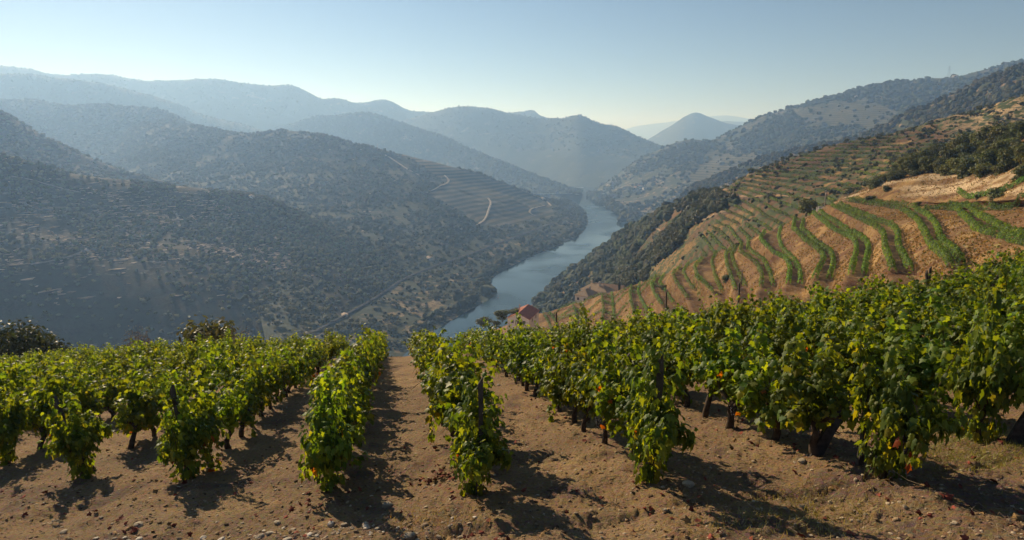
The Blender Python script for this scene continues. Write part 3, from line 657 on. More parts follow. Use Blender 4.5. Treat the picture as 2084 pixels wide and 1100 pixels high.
rvm = [clump_mesh('riverside_tree', 150, .11, (.075, .085, .04)) for _ in range(6)]
rest = individuals('riverside_tree', rvm, pl[near], sz[near] * 1.25, 'bushy tree on the low wooded river bank below the railway', 'tree', 'trees on the left river bank', 280)
bush_mass('scrub', np.concatenate([pl[~near], pl[near][rest]]), np.concatenate([sz[~near], sz[near][rest]]), BLOB2, (.06, .07, .038), 'dense scrub covering the spur above the river')
# shore trees
sh = resample([PZ(*q) for q in [(880, 676, WATER), (934, 643, WATER), (1003, 604, WATER), (1008, 592, WATER), (997, 570, WATER), (1040, 541, WATER), (1100, 515, WATER), (1150, 494, WATER), (1183, 477, WATER), (1195, 455, WATER), (1180, 424, WATER)]], 260)
sh = sh + rng.normal(size=sh.shape) * [6, 6, 0] + [-15, 4, 1.0]
bush_mass('shore_scrub', sh, 5 + 8 * rng.random(len(sh)), BLOB2, (.065, .075, .036), 'belt of leafy trees along the left shore')
sh = resample([PZ(*q) for q in [(1196, 397, WATER), (1203, 403, WATER), (1214, 411, WATER), (1240, 425, WATER), (1262, 440, WATER), (1280, 456, WATER)]], 240)
sh = sh + rng.normal(size=sh.shape) * [9, 9, 0] + [14, 4, 1.5]
bush_mass('shore_scrub', sh, 12 + 10 * rng.random(len(sh)), BLOB2, (.065, .075, .04), 'belt of trees along the far right shore')
# right far hill, dark slope
pl = scatter(G_R1, 14000, lambda c, px, py: np.where(inpoly(px, py, VR), .12, 1) * np.clip(.55 + 1.6 * fbm(c[..., 0] / 160, c[..., 1] / 160, 4, 141), .04, 2) * np.where(inpoly(px, py, VR2), .1, 1) * np.where((py > 350) & (px < 1420) & (px > 1260), .4, 1))
bush_mass('scrub', pl, 4.5 + 12 * rng.random(len(pl)) ** 2.5, BLOB1, (.06, .068, .04), 'dark scrub over the far right hillside')
pl = scatter(G_R2, 11000, lambda c, px, py: np.clip(.8 + 1.5 * fbm(c[..., 0] / 60, c[..., 1] / 60, 4, 145), .02, 2)); bush_mass('scrub', pl, 3 + 7 * rng.random(len(pl)) ** 2.2, BLOB2, (.07, .07, .036), 'dark evergreen scrub below the right skyline')
# woodland on the flank of the terraced hill
def woodmask(c, px, py): return inpoly(px, py, WPOLY) * np.clip(.8 + 2.0 * fbm(c[..., 0] / 35, c[..., 1] / 35, 4, 151), .05, 2)
pl = scatter(G_R3, 3300, woodmask); sz = 3.4 + 6.2 * rng.random(len(pl)) ** 1.8
wdm = [clump_mesh('woodland_tree', 170, .10, (.06, .066, .03)) for _ in range(7)]
rest = individuals('woodland_tree', wdm, pl, sz, 'rounded dark tree in the woodland above the right river bank', 'tree', 'trees of the wooded river slope')
bush_mass('woodland', pl[rest], sz[rest], BLOB2, (.055, .06, .028), 'dense dark woodland falling to the river')
# bushes among the terraces of the brown hill
def r3m(c, px, py): return (~inpoly(px, py, WPOLY)) * (px > 1330) * np.clip(.1 + 1.6 * fbm(c[..., 0] / 22, c[..., 1] / 22, 4, 155), .0, 1) * sm(py, 420, 390)
pl = scatter(G_R3, 420, r3m); sz = 1.8 + 3.2 * rng.random(len(pl)) ** 1.5
tbm = [clump_mesh('bush', 110, .12, (.07, .075, .03)) for _ in range(5)]
individuals('bush', tbm, pl, sz, 'dark bush between the vine terraces of the brown hillside', 'bush', 'bushes on the brown terraced hillside', 240)
pl = scatter(G_R3, 2000, lambda c, px, py: (~inpoly(px, py, WPOLY)) * (px > 1300) * np.clip(.25 + 1.6 * fbm(c[..., 0] / 14, c[..., 1] / 14, 4, 157), .02, 1.5) * (.25 + .75 * sm(py, 430, 380)))
bush_mass('scrub', pl, .7 + 1.5 * rng.random(len(pl)) ** 2, BLOB2, (.085, .085, .035), 'low scrub dotted over the brown terraces')
for key, num in (('hills.006', 4000), ('hills.007', 5000)):
    pl = scatter(SURF[key], num); bush_mass('scrub', pl, 6 + 6 * rng.random(len(pl)), BLOB1, (.06, .07, .04), 'scrub covering a hazy hill')
# skyline trees of the far hills
for nm, G, n, s0, lab in (('far', None, 0, 0, ''),):
    pass
for key in [k for k in SURF if k.split('.')[0] == 'hills'][3:]:
    G = SURF[key]; nr_ = G.shape[0]; k = int(nr_ * .30); crest = G[k:k + int(nr_ * .35)]
    dm = float(np.median(crest[..., 1])); pl = scatter(crest, 1600); bush_mass('scrub', pl, (dm / 750 + 1.5) * (.7 + .8 * rng.random(len(pl))), BLOB1, (.05, .06, .035), 'hazy trees on a far ridge')

# ------------------------------------------------------------------ vine hedges on the terraces
def hedge(name, path, dens, wid, hgt, size, base, label, group, gap=.05):
    d = np.r_[0, np.cumsum(np.linalg.norm(np.diff(path, axis=0), axis=1))]; L = d[-1]; n = max(60, int(L * dens))
    npl = max(3, int(L / 1.15)); pk = rng.integers(0, npl, n); keep_ = rng.random(npl) > gap; hp = .72 + .5 * rng.random(npl); wp = .7 + .6 * rng.random(npl); tp = .7 + .55 * rng.random(npl)
    s = np.clip((pk + .5 + .25 * (rng.random(npl) - .5)[pk]) * L / npl + rng.normal(size=n) * .3, 0, L); ok_ = keep_[pk]; s, pk = s[ok_], pk[ok_]; n = len(s)
    p = np.stack([np.interp(s, d, path[:, k]) for k in range(3)], 1); tg = np.gradient(path, axis=0)
    tx = np.interp(s, d, tg[:, 0]); ty = np.interp(s, d, tg[:, 1]); ln = np.hypot(tx, ty) + 1e-9
    nx, ny = -ty / ln, tx / ln; a = rng.random(n) * math.pi * 1.25 - .4; hv = hgt * hp[pk]; wv = wp[pk]
    lat = np.cos(a) * wid * wv * .5 * (.6 + .5 * rng.random(n)); up = .3 * hv + np.sin(a) * hv * .65 * (.7 + .35 * rng.random(n)); up = np.maximum(up, .2)
    c = p + np.stack([nx * lat, ny * lat, up], 1)
    nn = np.stack([nx * np.cos(a), ny * np.cos(a), np.sin(a) + .2], 1) + unit(n) * .6; nn /= np.linalg.norm(nn, axis=1, keepdims=True)
    colr = np.array(base) * (.45 + .85 * rng.random((n, 1))) * tp[pk][:, None]; yl = rng.random(n) < .15; colr[yl] *= [1.9, 1.35, .9]
    V, Fq, Cc = leaf_cloud(c, nn, size * (.6 + .7 * rng.random(n)), colr, .75)
    o = add(name, mk_mesh(name, V, Fq, M_VLEAF, Cc)); tag(o, label, 'vine row', group); return o
VG = (.08, .17, .034)
ordn = ['lowest', 'second', 'third', 'fourth', 'fifth', 'sixth', 'seventh', 'eighth', 'ninth', 'tenth', 'eleventh', 'twelfth', 'thirteenth', 'fourteenth', 'fifteenth', 'topmost']
def ground_on(G, x, y, step=1):
    pass
from mathutils.bvhtree import BVHTree
def bvh(G):
    return BVHTree.FromPolygons([tuple(v) for v in G.reshape(-1, 3)], [tuple(f) for f in grid_faces(*G.shape[:2])])
BV4 = bvh(G_R4)
def drop(bv, pts):
    out = []
    for p_ in pts:
        h = bv.ray_cast(Vector((p_[0], p_[1], p_[2] + 40)), Vector((0, 0, -1)))
        out.append((p_[0], p_[1], h[0].z if h[0] is not None else p_[2]))
    return np.array(out)
for i, (z, A, B) in enumerate(rows_px):
    for L, w_ in ((A, 'outer'), (B, 'inner')):
        path = crom(np.concatenate([L, [L[-1] + (L[-1] - L[-2]) * .6]]), 90, 0); path = drop(BV4, path)
        dn = 95 if path[:, 1].mean() < 190 else 70
        hedge('vine_row', path, dn, .95, 1.6, .14, VG, f'{w_} leafy vine row curving along the {ordn[i]} golden terrace' + (' counting up from the farmhouse' if i < 15 else ' under the pale cliff'), 'vine rows on the golden terraces')
bank = (np.abs(LNID[:, None] % 2 - .5) > .55) & (LNID[:, None] > 3) | (LNID[:, None] > 34.2)
q_ = scatter(G_R4, 60000, lambda c, px, py: bank[:-1] * np.clip(.5 + 1.4 * fbm(c[..., 0] / 5, c[..., 1] / 5, 3, 171), .02, 2) * (c[..., 1] > 60) / np.maximum(c[..., 1], 60) ** 1.0)
n_ = len(q_); tint = np.where(rng.random((n_, 1)) < .75, np.array([[.33, .215, .09]]), np.array([[.16, .15, .05]])) * (.55 + .8 * rng.random((n_, 1)))
nn_ = unit(n_) * [1, 1, .3]; nn_ /= np.linalg.norm(nn_, axis=1, keepdims=True)
V_, F_, C_ = leaf_cloud(q_ + [0, 0, .12], nn_, .12 + .17 * rng.random(n_) ** 2, tint, .7)
tag(add('dry_grass', mk_mesh('dry_grass', V_, F_, M_TLEAF, C_)), 'dry golden grass tufts on the terrace banks', None, None, 'stuff')
# short extra rows on the lower left terraces, running down to the houses
for k, q in enumerate([[(1108, 640), (1190, 616), (1290, 588), (1345, 566)], [(1120, 648), (1210, 624), (1300, 600), (1340, 586)], [(1135, 655), (1225, 634), (1285, 618)]]):
    pts = []
    for (x, y) in q:
        r_ = ray(x, y); h = BV4.ray_cast(Vector((0, 0, 0)), Vector(r_))
        if h[0] is not None and h[0].y > 120: pts.append(tuple(h[0]))
    if len(pts) > 1:
        path = drop(BV4, resample(pts, 60))
        hedge('vine_row', path, 40, .9, 1.6, .18, VG, ['upper', 'middle', 'lower'][k] + ' vine row running along the slope between the farmhouse and the foreground vines', 'vine rows below the farmhouse')
# rows on the brown hillside follow its contours
BV3 = bvh(G_R3)
def contour(G, z, c0, c1):
    out = []
    for j in range(c0, c1, 3):
        zz = G[:, j, 2]; k = np.where((zz[:-1] > z) & (zz[1:] <= z))[0]
        if len(k):
            k = k[-1]; f = (zz[k] - z) / (zz[k] - zz[k + 1] + 1e-9); out.append(G[k, j] * (1 - f) + G[k + 1, j] * f)
    return np.array(out) if len(out) > 6 else None
lv = np.arange(-72, 26, 2.5); cnt = 0
for z in lv:
    C = contour(G_R3, z, 180, 540)
    if C is None: continue
    px, py, _ = proj(C); ok = (~inpoly(px, py, WPOLY)) & (px > 1310) & (px < 2120) & (~inpoly(px, py, [(1830, 290), (2084, 180), (2200, 180), (2200, 270), (1850, 300)]))
    keep = C[ok]
    if len(keep) < 8: continue
    st = np.linalg.norm(np.diff(keep, axis=0), axis=1); br = np.where(st > 14)[0]
    segs = np.split(keep, br + 1)
    for sgm in segs:
        if len(sgm) < 8: continue
        ker = np.ones(5) / 5; sg = np.stack([np.convolve(np.pad(sgm[:, k], 2, 'edge'), ker, 'valid') for k in range(3)], 1)
        a0 = int(len(sg) * .08 * rng.random()); path = drop(BV3, sg[a0:len(sg) - int(len(sg) * .08 * rng.random())])
        cnt += 1
        hedge('vine_row', path, 20, 1.15, 1.6, .34, (.08, .13, .036), 'thin green vine row along a contour of the brown hillside', 'vine rows on the brown hillside', .12)

# ------------------------------------------------------------------ trees of the upper right wood, single bushes
BIG = tree_protos('round', 6, 1700, .045, (.085, .10, .03)); BIG2 = tree_protos('round', 3, 1500, .05, (.13, .14, .035)); CONE = tree_protos('cone', 2, 900, .035, (.075, .1, .03))
FOR = [(1782, 378, 196), (1800, 372, 196), (1815, 366, 200), (1830, 372, 190), (1842, 358, 205), (1858, 366, 192), (1872, 352, 205), (1885, 364, 188), (1900, 350, 200), (1915, 366, 180), (1930, 352, 190), (1948, 366, 172), (1962, 350, 184), (1980, 366, 166), (1995, 350, 176), (2012, 366, 158), (2030, 350, 168), (2048, 362, 150), (2066, 346, 160), (2084, 358, 142), (2102, 340, 150),
       (1860, 338, 238), (1880, 328, 238), (1900, 326, 232), (1920, 320, 230), (1942, 318, 225), (1965, 312, 222), (1988, 312, 215), (2010, 308, 212), (2035, 304, 205), (2058, 302, 200), (2082, 298, 195), (2106, 296, 190),
       (1890, 312, 258), (1915, 306, 255), (1940, 300, 252), (1968, 296, 248), (1995, 290, 245), (2022, 285, 240), (2050, 281, 236), (2078, 277, 232), (2105, 272, 228), (1955, 330, 205), (2005, 328, 190), (2050, 325, 180), (1850, 352, 215), (1822, 356, 225)]
for i, q in enumerate(FOR):
    b = P(q[0], q[1], q[2] * (1.11 if q[1] > 335 else 1.06)); z = drop(BV4, [b])[0][2]; h = (4.6 + 3.0 * rng.random()) * (1.15 if q[1] < 320 else 1)
    if q[0] < 1835: h *= .62
    pr = CONE[0] if i in (8,) else (BIG2[i % 3] if rng.random() < .3 else BIG[i % 6])
    place_tree('oak_tree' if pr not in CONE else 'pine_tree', pr, (b[0], b[1], z - .2), h * (1.2 if pr in CONE else 1), 'leafy green tree in the dense wood above the pale cliff' if pr not in CONE else 'light green conical conifer standing in the wood above the cliff', 'tree', 'trees of the wood above the cliff' if pr not in CONE else None, 1.15)
ii = np.where((LNID > 36.0) & (LNID < 39.5))[0]
for i in range(150):
    j = int(rng.integers(70, 470)); b = G_R4[rng.choice(ii), j]; px_, py_, f_ = proj(b)
    if not (1775 < px_ < 2130) or b[1] < 90: continue
    h = (2.4 + 3.6 * rng.random()) * (.7 if px_ < 1840 else 1); pr = BIG2[i % 3] if rng.random() < .35 else BIG[i % 6]
    place_tree('oak_tree', pr, b - [0, 0, .3 * h], h * 1.25, 'leafy green tree in the dense wood above the pale cliff', 'tree', 'trees of the wood above the cliff', 1.25)
def hit(px, py, order):
    for bv in order:
        h = bv.ray_cast(Vector((0, 0, 0)), Vector(ray(px, py)))
        if h[0] is not None: return np.array(h[0])
for (x, y, h, lab) in [(1772, 411, 2.6, 'round dark bush at the left foot of the pale cliff'), (2037, 418, 5.6, 'large dark green bush standing before the cliff on the right'), (1805, 388, 2.0, 'small bush on the left edge of the pale cliff'), (1868, 419, 1.5, 'low bush above the top vine row'), (1740, 432, 1.2, 'grey green shrub between two upper terraces'), (1478, 573, 2.6, 'round green bush among the golden terrace rows'), (1350, 590, 2.6, 'dark bush on the golden knoll near the farmhouse'), (1700, 398, 3.2, 'olive green bush right of the utility pole'), (1990, 405, 1.4, 'small scrub bush at the cliff foot near the large bush')]:
    p_ = hit(x, y, [BV4])
    if p_ is None: continue
    place_tree('bush', BIG[int(x) % 6], (p_[0], p_[1], p_[2] - .35 * h), h * 1.35, lab, 'bush', None, 1.1)
p_ = hit(1676, 424, [BV4, BV3])
place_tree('oak_tree', BIG2[0], (p_[0] + .5, p_[1] + 14, p_[2] - 4), 7.5, 'bright green round tree behind the utility pole', 'tree', None, 1.15)
place_tree('cypress_tree', tree_protos('cone', 1, 700, .03, (.03, .045, .02))[0], (p_[0] + 2.6, p_[1] + 12, p_[2] - 3), 6.2, 'dark pointed tree just right of the utility pole', 'tree', None, .7)
p_ = hit(1486, 352, [BV3])
if p_ is None: p_ = P(1486, 374, 500)
for (x, y, h, lab) in [(1529, 353, 4.5, 'single round tree on the crest of the brown hill'), (1555, 345, 2.6, 'small bush on the crest of the brown hill')]:
    p_ = hit(x, y, [BV3]); 
    if p_ is not None: place_tree('tree', BIG[1], (p_[0], p_[1], p_[2] - .5), h * 1.3, lab, 'tree', None, 1.1)
# shrubs just beyond the foreground brow
def brow(px, D, dz=0.): 
    r_ = ray(px, 700); x = r_[0] / r_[1] * D; return np.array([x, D, float(gz(x, D)) + dz])
OLV = tree_protos('round', 2, 2600, .028, (.045, .055, .025)); CIT = tree_protos('round', 1, 1500, .04, (.12, .13, .03))
def top_at(px, py, D, proto, name, lab, cat, w, extra=0):
    b = brow(px, D); t_ = P(px, py, D); h = max(1.0, (t_[2] - b[2]) / .86); place_tree(name, proto, b, h, lab, cat, None, w)
top_at(45, 640, 58, OLV[0], 'olive_tree', 'dark olive tree at the left edge behind the vines', 'tree', .75)
top_at(-20, 655, 60, OLV[1], 'olive_tree', 'dark olive tree cut off by the left edge of the view', 'tree', .7)
top_at(95, 668, 60, OLV[1], 'olive_tree', 'lower olive tree right of the dark one at left', 'tree', .7)
top_at(415, 652, 55, CIT[0], 'fig_tree', 'yellow green round tree rising behind the left vines', 'tree', .8)
for (x, y, h, lab) in [(985, 645, 5, 'round green tree left of the red roofed house'), (1022, 632, 5, 'grey olive tree beside the red roofed house'), (1046, 630, 4, 'second grey olive tree behind the red roofed house'), (1010, 655, 3, 'low shrub in front of the red roofed house')]:
    b = P(x, y, 268); place_tree('olive_tree', BIG[int(x) % 6], (b[0], b[1], b[2] - h), h * 1.25, lab, 'tree', None, 1.25)
p_ = P(1260, 593, 352); place_tree('cypress_tree', tree_protos('cone', 1, 900, .03, (.022, .032, .016))[0], p_, 8.2, 'tall narrow dark cypress beside the farmhouse', 'tree', None, .75)
# dry seed-head shrubs
def dry_shrub(px, py, D, w, lab):
    b = brow(px, D); top = P(px, py, D)[2]; hh = top - b[2]; g = Geo(); hd = Geo()
    for k in range(46):
        a = rng.random() * 6.28; rr = w * (.25 + .75 * rng.random() ** .5); e = b * 0 + np.array([rr * math.cos(a), rr * math.sin(a), hh * (.62 + .38 * rng.random() * (1 - .3 * rr / w))])
        mid = e * np.array([.35, .35, .55]); g.tube([(0, 0, -.2), mid, e], [.02, .012, .006], 4, (.22, .17, .11), False)
        for q in range(7):
            V, Fc = ICO1; hd.put(V * (.03 + .03 * rng.random()) + e * (1 - .05 * q) + rng.normal(size=3) * .14, Fc, (.42, .33, .24))
    e0 = bpy.data.objects.new('dry_shrub', None); COL.objects.link(e0); e0.location = b; tag(e0, lab, 'shrub')
    add('stem', g.mesh('stem', M_BARK), e0); add('seed_head', hd.mesh('seed_head', M_DRY), e0)
dry_shrub(280, 656, 50, 1.0, 'dry pale seed head shrub behind the left vines, farther left')
dry_shrub(486, 660, 48, .85, 'dry pale seed head shrub right of the yellow green tree')
dry_shrub(598, 684, 46, .6, 'small dry weed on the brow behind the left rows')
dry_shrub(765, 670, 42, .6, 'small dry weed near the end of the path')

# ------------------------------------------------------------------ foreground vines
LO = np.array([(0, .02), (.20, -.12), (.46, .02), (.36, .22), (.54, .46), (.28, .50), (.0, .95), (-.28, .50), (-.54, .46), (-.36, .22), (-.46, .02), (-.20, -.12)])
NL = len(LO)
def vine_leaves(c, nrm, tipdir, size, colr):
    n = len(c); nrm = nrm / (np.linalg.norm(nrm, axis=1, keepdims=True) + 1e-9)
    td = tipdir - (tipdir * nrm).sum(1, keepdims=True) * nrm; td /= np.linalg.norm(td, axis=1, keepdims=True) + 1e-9; sd = np.cross(td, nrm)
    o = np.concatenate([LO, [(0, .3)]]); lift = np.concatenate([-.35 * np.abs(LO[:, 0]) - .3 * np.maximum(LO[:, 1] - .3, 0) ** 1.5, [.06]])
    curl = (rng.random((n, 1)) * 2.6 - .4)
    V = c[:, None] + size[:, None, None] * (o[None, :, 0, None] * sd[:, None] + o[None, :, 1, None] * td[:, None] + (lift[None] * curl)[..., None] * nrm[:, None])
    i = np.arange(NL); f = np.stack([i, (i + 1) % NL, np.full(NL, NL)], 1)
    Fc = f[None] + (np.arange(n) * (NL + 1))[:, None, None]
    return V.reshape(-1, 3), Fc.reshape(-1, 3), np.repeat(colr, NL + 1, 0)
def make_vine(seed, leaves=340, w=.42, half=.62, low=.26, endv=False):
    r = np.random.default_rng(seed)
    tr = Geo(); lean = r.normal(size=2) * .12
    hd = np.array([lean[0], lean[1] * .6, .44 + .1 * r.random()])
    bc = (.085, .062, .045)
    k1 = np.array([lean[0] * .1 + r.normal() * .05, r.normal() * .04, .18]); k2 = np.array([lean[0] * .6 + r.normal() * .05, lean[1] * .4, .36])
    path = crom(np.array([(0, 0, -.08), k1, k2, hd]), 14, 0)
    tr.tube(path, .052 - .016 * np.linspace(0, 1, 14) + .012 * r.random(14), 8, bc)
    heads = []
    for s in (-1, 1):
        e = hd + np.array([s * (.3 + .2 * r.random()), r.normal() * .06, .12 + .12 * r.random()])
        pth = crom(np.array([hd - [0, 0, .06], (hd + e) / 2 + [0, r.normal() * .04, -.02], e]), 8, 0); tr.tube(pth, np.linspace(.034, .018, 8) + .006 * r.random(8), 6, bc); heads += [hd, (hd + e) / 2, e]
    C, Nn, Td = [], [], []; ns = 18; per = leaves // ns
    for s in range(ns):
        b = heads[r.integers(len(heads))] + r.normal(size=3) * .03; b[0] += (r.random() - .5) * .5
        side = r.choice([-1, 1]); out = np.array([r.normal() * .25, side * abs(r.normal()) * .17, 1.0])
        L = (.7 + .45 * r.random()) * (1.35 if s in (4, 9) else 1); drp = .1 + .35 * r.random() if s % 3 else .75 + .4 * r.random()
        if s % (3 if low < .2 else 4) == 2: out = np.array([r.normal() * .5, side * (.3 + .3 * r.random()), .5]); L = .7
        tt = np.linspace(.03, 1, 9); cp = b + tt[:, None] * out * L; cp[:, 2] -= drp * tt ** 2 * L; cp[:, 1] += side * .13 * tt ** 2 * (.3 + drp)
        cp[:, 2] = np.maximum(cp[:, 2], low + .12 * r.random())
        tr.tube(cp, np.linspace(.008, .003, 9), 4, (.12, .09, .04), False)
        t_ = r.random(per); q = np.stack([np.interp(t_, tt, cp[:, k]) for k in range(3)], 1)
        off = r.normal(size=(per, 3)); off /= np.linalg.norm(off, axis=1, keepdims=True); q = q + off * (.05 + .11 * r.random((per, 1)))
        C.append(q); Nn.append(off * .8 + np.array([0, side * .5, .55]) + r.normal(size=(per, 3)) * .35); Td.append(off * .6 + np.array([0, side * .25, -.9]) + r.normal(size=(per, 3)) * .3)
    if low < .1:      # leafy suckers low on the trunk
        m = 200; zz = .1 + (.6 if low < .1 else .45) * r.random(m); a = r.random(m) * 6.28; rr = (.08 + .26 * r.random(m)) * (.6 + zz)
        C.append(np.stack([rr * np.cos(a) * 1.3, rr * np.sin(a), zz], 1)); o_ = np.stack([np.cos(a), np.sin(a), .5 + 0 * a], 1); Nn.append(o_ + r.normal(size=(m, 3)) * .4); Td.append(np.stack([np.cos(a) * .4, np.sin(a) * .4, -.9 + 0 * a], 1) + r.normal(size=(m, 3)) * .3)
    C, Nn, Td = map(np.concatenate, (C, Nn, Td)); C[:, 1] = np.clip(C[:, 1], -w, w) ; C[:, 2] = np.maximum(C[:, 2], max(low - .1, .06))
    n = len(C); mixv = r.random((n, 1)) ** 1.6; col = (np.array([.054, .106, .018]) * (1 - mixv) + np.array([.172, .222, .028]) * mixv) * (.7 + .5 * r.random((n, 1)))
    lowy = (C[:, 2] < .7) * .14 + .02; y = r.random(n) < lowy; col[y] = np.array([.18, .19, .028]) * (.7 + .6 * r.random((y.sum(), 1)))
    rd = r.random(n) < .001 + .012 * (C[:, 2] < .55); col[rd] = np.array([.30, .085, .02]) * (.6 + .6 * r.random((rd.sum(), 1)))
    V, Fc, Cc = vine_leaves(C, Nn, Td, .065 + .068 * r.random(n), col)
    fol = mk_mesh('foliage', V, Fc, M_VLEAF, Cc, True)
    gr = []
    if r.random() < .75:
        for q in range(r.integers(1, 3)):
            g = Geo(); V1, F1 = ICO1
            for k in range(44):
                zz = r.random(); rad = .05 * (1 - .75 * zz) ; a = r.random() * 6.28
                g.put(V1 * .0125 + [rad * math.cos(a), rad * math.sin(a), -zz * .16], F1, np.array((.022, .018, .035)) * (.7 + .8 * r.random()))
            gr.append((g.mesh('grape_bunch', M_GRAPE, True), heads[r.integers(len(heads))] + [r.normal() * .12, r.choice([-1, 1]) * (.12 + .14 * r.random()), -.04]))
    return dict(trunk=tr.mesh('trunk', M_BARK, True), foliage=fol, grapes=gr)
NEARV = [make_vine(200 + i, 860, .42, low=.24) for i in range(6)]
FARV = [make_vine(300 + i, 600, .42, low=.24) for i in range(7)]
ENDV = [make_vine(400 + i, 1250, .40, low=.08) for i in range(4)]
def spell(k): return ['first', 'second', 'third', 'fourth', 'fifth', 'sixth', 'seventh', 'eighth', 'ninth', 'tenth', 'eleventh', 'twelfth', 'thirteenth', 'fourteenth', 'fifteenth', 'sixteenth', 'seventeenth', 'eighteenth', 'nineteenth', 'twentieth'][k]
STARTS = {-2.68: 8.9, -5.1: 10.1, -7.52: 10.9, -9.94: 12.6, -.52: 8.15, 1.9: 8.0, 4.32: 7.3, 6.74: 8.4}
cand = []; row_info = []
ra = math.atan2(1.0, SL)
for k, x0 in enumerate(ROWX):
    left = x0 < -1.5
    idx = (int(round((-2.68 - x0) / 2.42)) if left else int(round((x0 + .52) / 2.42)))
    ys = STARTS.get(round(x0, 2), 11.5 + .12 * abs(x0) if left else 8.8)
    x_end = x0 + SL * 30; ye = float(ybrow(x0 + SL * 32)) + 1.5
    desc = f'{spell(idx)} row {"left" if left else "right"} of the bare path'
    row_info.append((x0, ys, ye, desc))
    y = ys; first = True
    while y < ye:
        x = x0 + SL * (y - 8) + rng.normal() * .07
        z = float(gz(x, y)); px_, py_, f_ = proj(np.array([x, y, z + .8]))
        if -260 < px_ < W + 260 and py_ < 1300 and (rng.random() > .05 or first):
            cand.append((float(f_), x, y, z, desc, first, -40 < px_ < W + 40))
        y += (1.0 if x0 > 1 else 1.12) + rng.normal() * .07; first = False
cand.sort(key=lambda c: (not c[6], c[0]))
n_ind = 0; farV, farF, farC, farN = [], [], [], 0
for (f_, x, y, z, desc, first, inview) in cand:
    sx = .86 + .32 * rng.random(); rz = ra + (math.pi if rng.random() < .5 else 0) + rng.normal() * .12
    if x > 3: sx *= 1.12
    hs = (.92 + .27 * rng.random()) * (1.12 if first else 1.06) * (.84 if f_ > 22 and x > -12 else 1) * (.86 if f_ > 25 and -5 < x < 4 else 1) * (1.05 if x > 3 else 1)
    pr = ENDV[rng.integers(4)] if first else (NEARV[rng.integers(6)] if f_ < 17 else FARV[rng.integers(7)])
    if n_ind < 300 and inview:
        n_ind += 1
        e = bpy.data.objects.new('grapevine', None); COL.objects.link(e); e.location = (x, y, z); e.rotation_euler = (0, 0, rz); e.scale = (.74 if first else sx, .84 if first else sx, hs); e.empty_display_size = .2
        add('trunk', pr['trunk'], e); add('foliage', pr['foliage'], e)
        if f_ < 20:
            for gm, gp in pr['grapes']: add('grape_bunch', gm, e, gp)
        if first: tag(e, f'leafy grapevine at the near end of the {desc}', 'grapevine', f'grapevines of the {desc}')
        else: tag(e, f'green grapevine standing along the {desc}', 'grapevine', f'grapevines of the {desc}')
    else:
        me = pr['foliage']; n = len(me.vertices); co = np.empty(n * 3, np.float32); me.vertices.foreach_get('co', co); co = co.reshape(-1, 3) * [sx, sx, hs]
        ca, sa = math.cos(rz), math.sin(rz); co = np.stack([co[:, 0] * ca - co[:, 1] * sa + x, co[:, 0] * sa + co[:, 1] * ca + y, co[:, 2] + z], 1)
        cc_ = np.empty(n * 4, np.float32); me.color_attributes['Col'].data.foreach_get('color', cc_)
        i = np.arange(NL); ff = np.stack([i, (i + 1) % NL, np.full(NL, NL)], 1); m_ = n // (NL + 1)
        farF.append((ff[None] + (np.arange(m_) * (NL + 1))[:, None, None]).reshape(-1, 3) + farN); farN += n; farV.append(co); farC.append(cc_.reshape(-1, 4)[:, :3])
print('VINES', n_ind, 'of', len(cand))
if farV:
    tag(add('vine_leaves', mk_mesh('vine_leaves', np.concatenate(farV), np.concatenate(farF), M_VLEAF, np.concatenate(farC), True)), 'leafy tops of the farthest vines along the brow', None, None, 'stuff')

# ------------------------------------------------------------------ posts
def post_mesh(h, w, d, seed, cutv=.06):
    r = np.random.default_rng(seed); g = Geo(); k = 7; zs = np.linspace(-.25, h, k); V = []
    for i, z_ in enumerate(zs):
        tw = 1 - .12 * i / k; jx, jy = r.normal(size=2) * .006
        for (a, b) in ((-1, -1), (1, -1), (1, 1), (-1, 1)): V.append((a * w / 2 * tw + jx + r.normal() * .004, b * d / 2 * tw + jy, z_ + (cutv * a if i == k - 1 else 0)))
    V = np.array(V); q = np.arange(k * 4).reshape(k, 4); j = np.roll(q, -1, 1)
    Fq = np.concatenate([np.stack([q[:-1].ravel(), j[:-1].ravel(), j[1:].ravel(), q[1:].ravel()], 1), q[-1:]])
    g.put(V, Fq, (.075, .06, .052)); return g.mesh('vineyard_post', M_WOOD)
PM = [post_mesh(1.55, .085, .06, 1), post_mesh(1.5, .095, .05, 2, .04), post_mesh(1.6, .07, .07, 3, .05), post_mesh(1.25, .2, .06, 4, .05)]
def post(px, py, lean=(0, 0), k=0, lab='', s=1.0, D=None):
    r_ = ray(px, py); tt = np.linspace(3, 60, 3000); pz = r_[2] * tt - gz(r_[0] * tt, r_[1] * tt); i = np.argmax(pz < 0)
    p_ = r_ * tt[i] if D is None else P(px, py, D)
    o = add('vineyard_post', PM[k], None, p_); o.rotation_euler = (lean[1], lean[0], rng.normal() * .3); o.scale = (1, 1, s); tag(o, lab, 'post', 'dark vineyard posts')
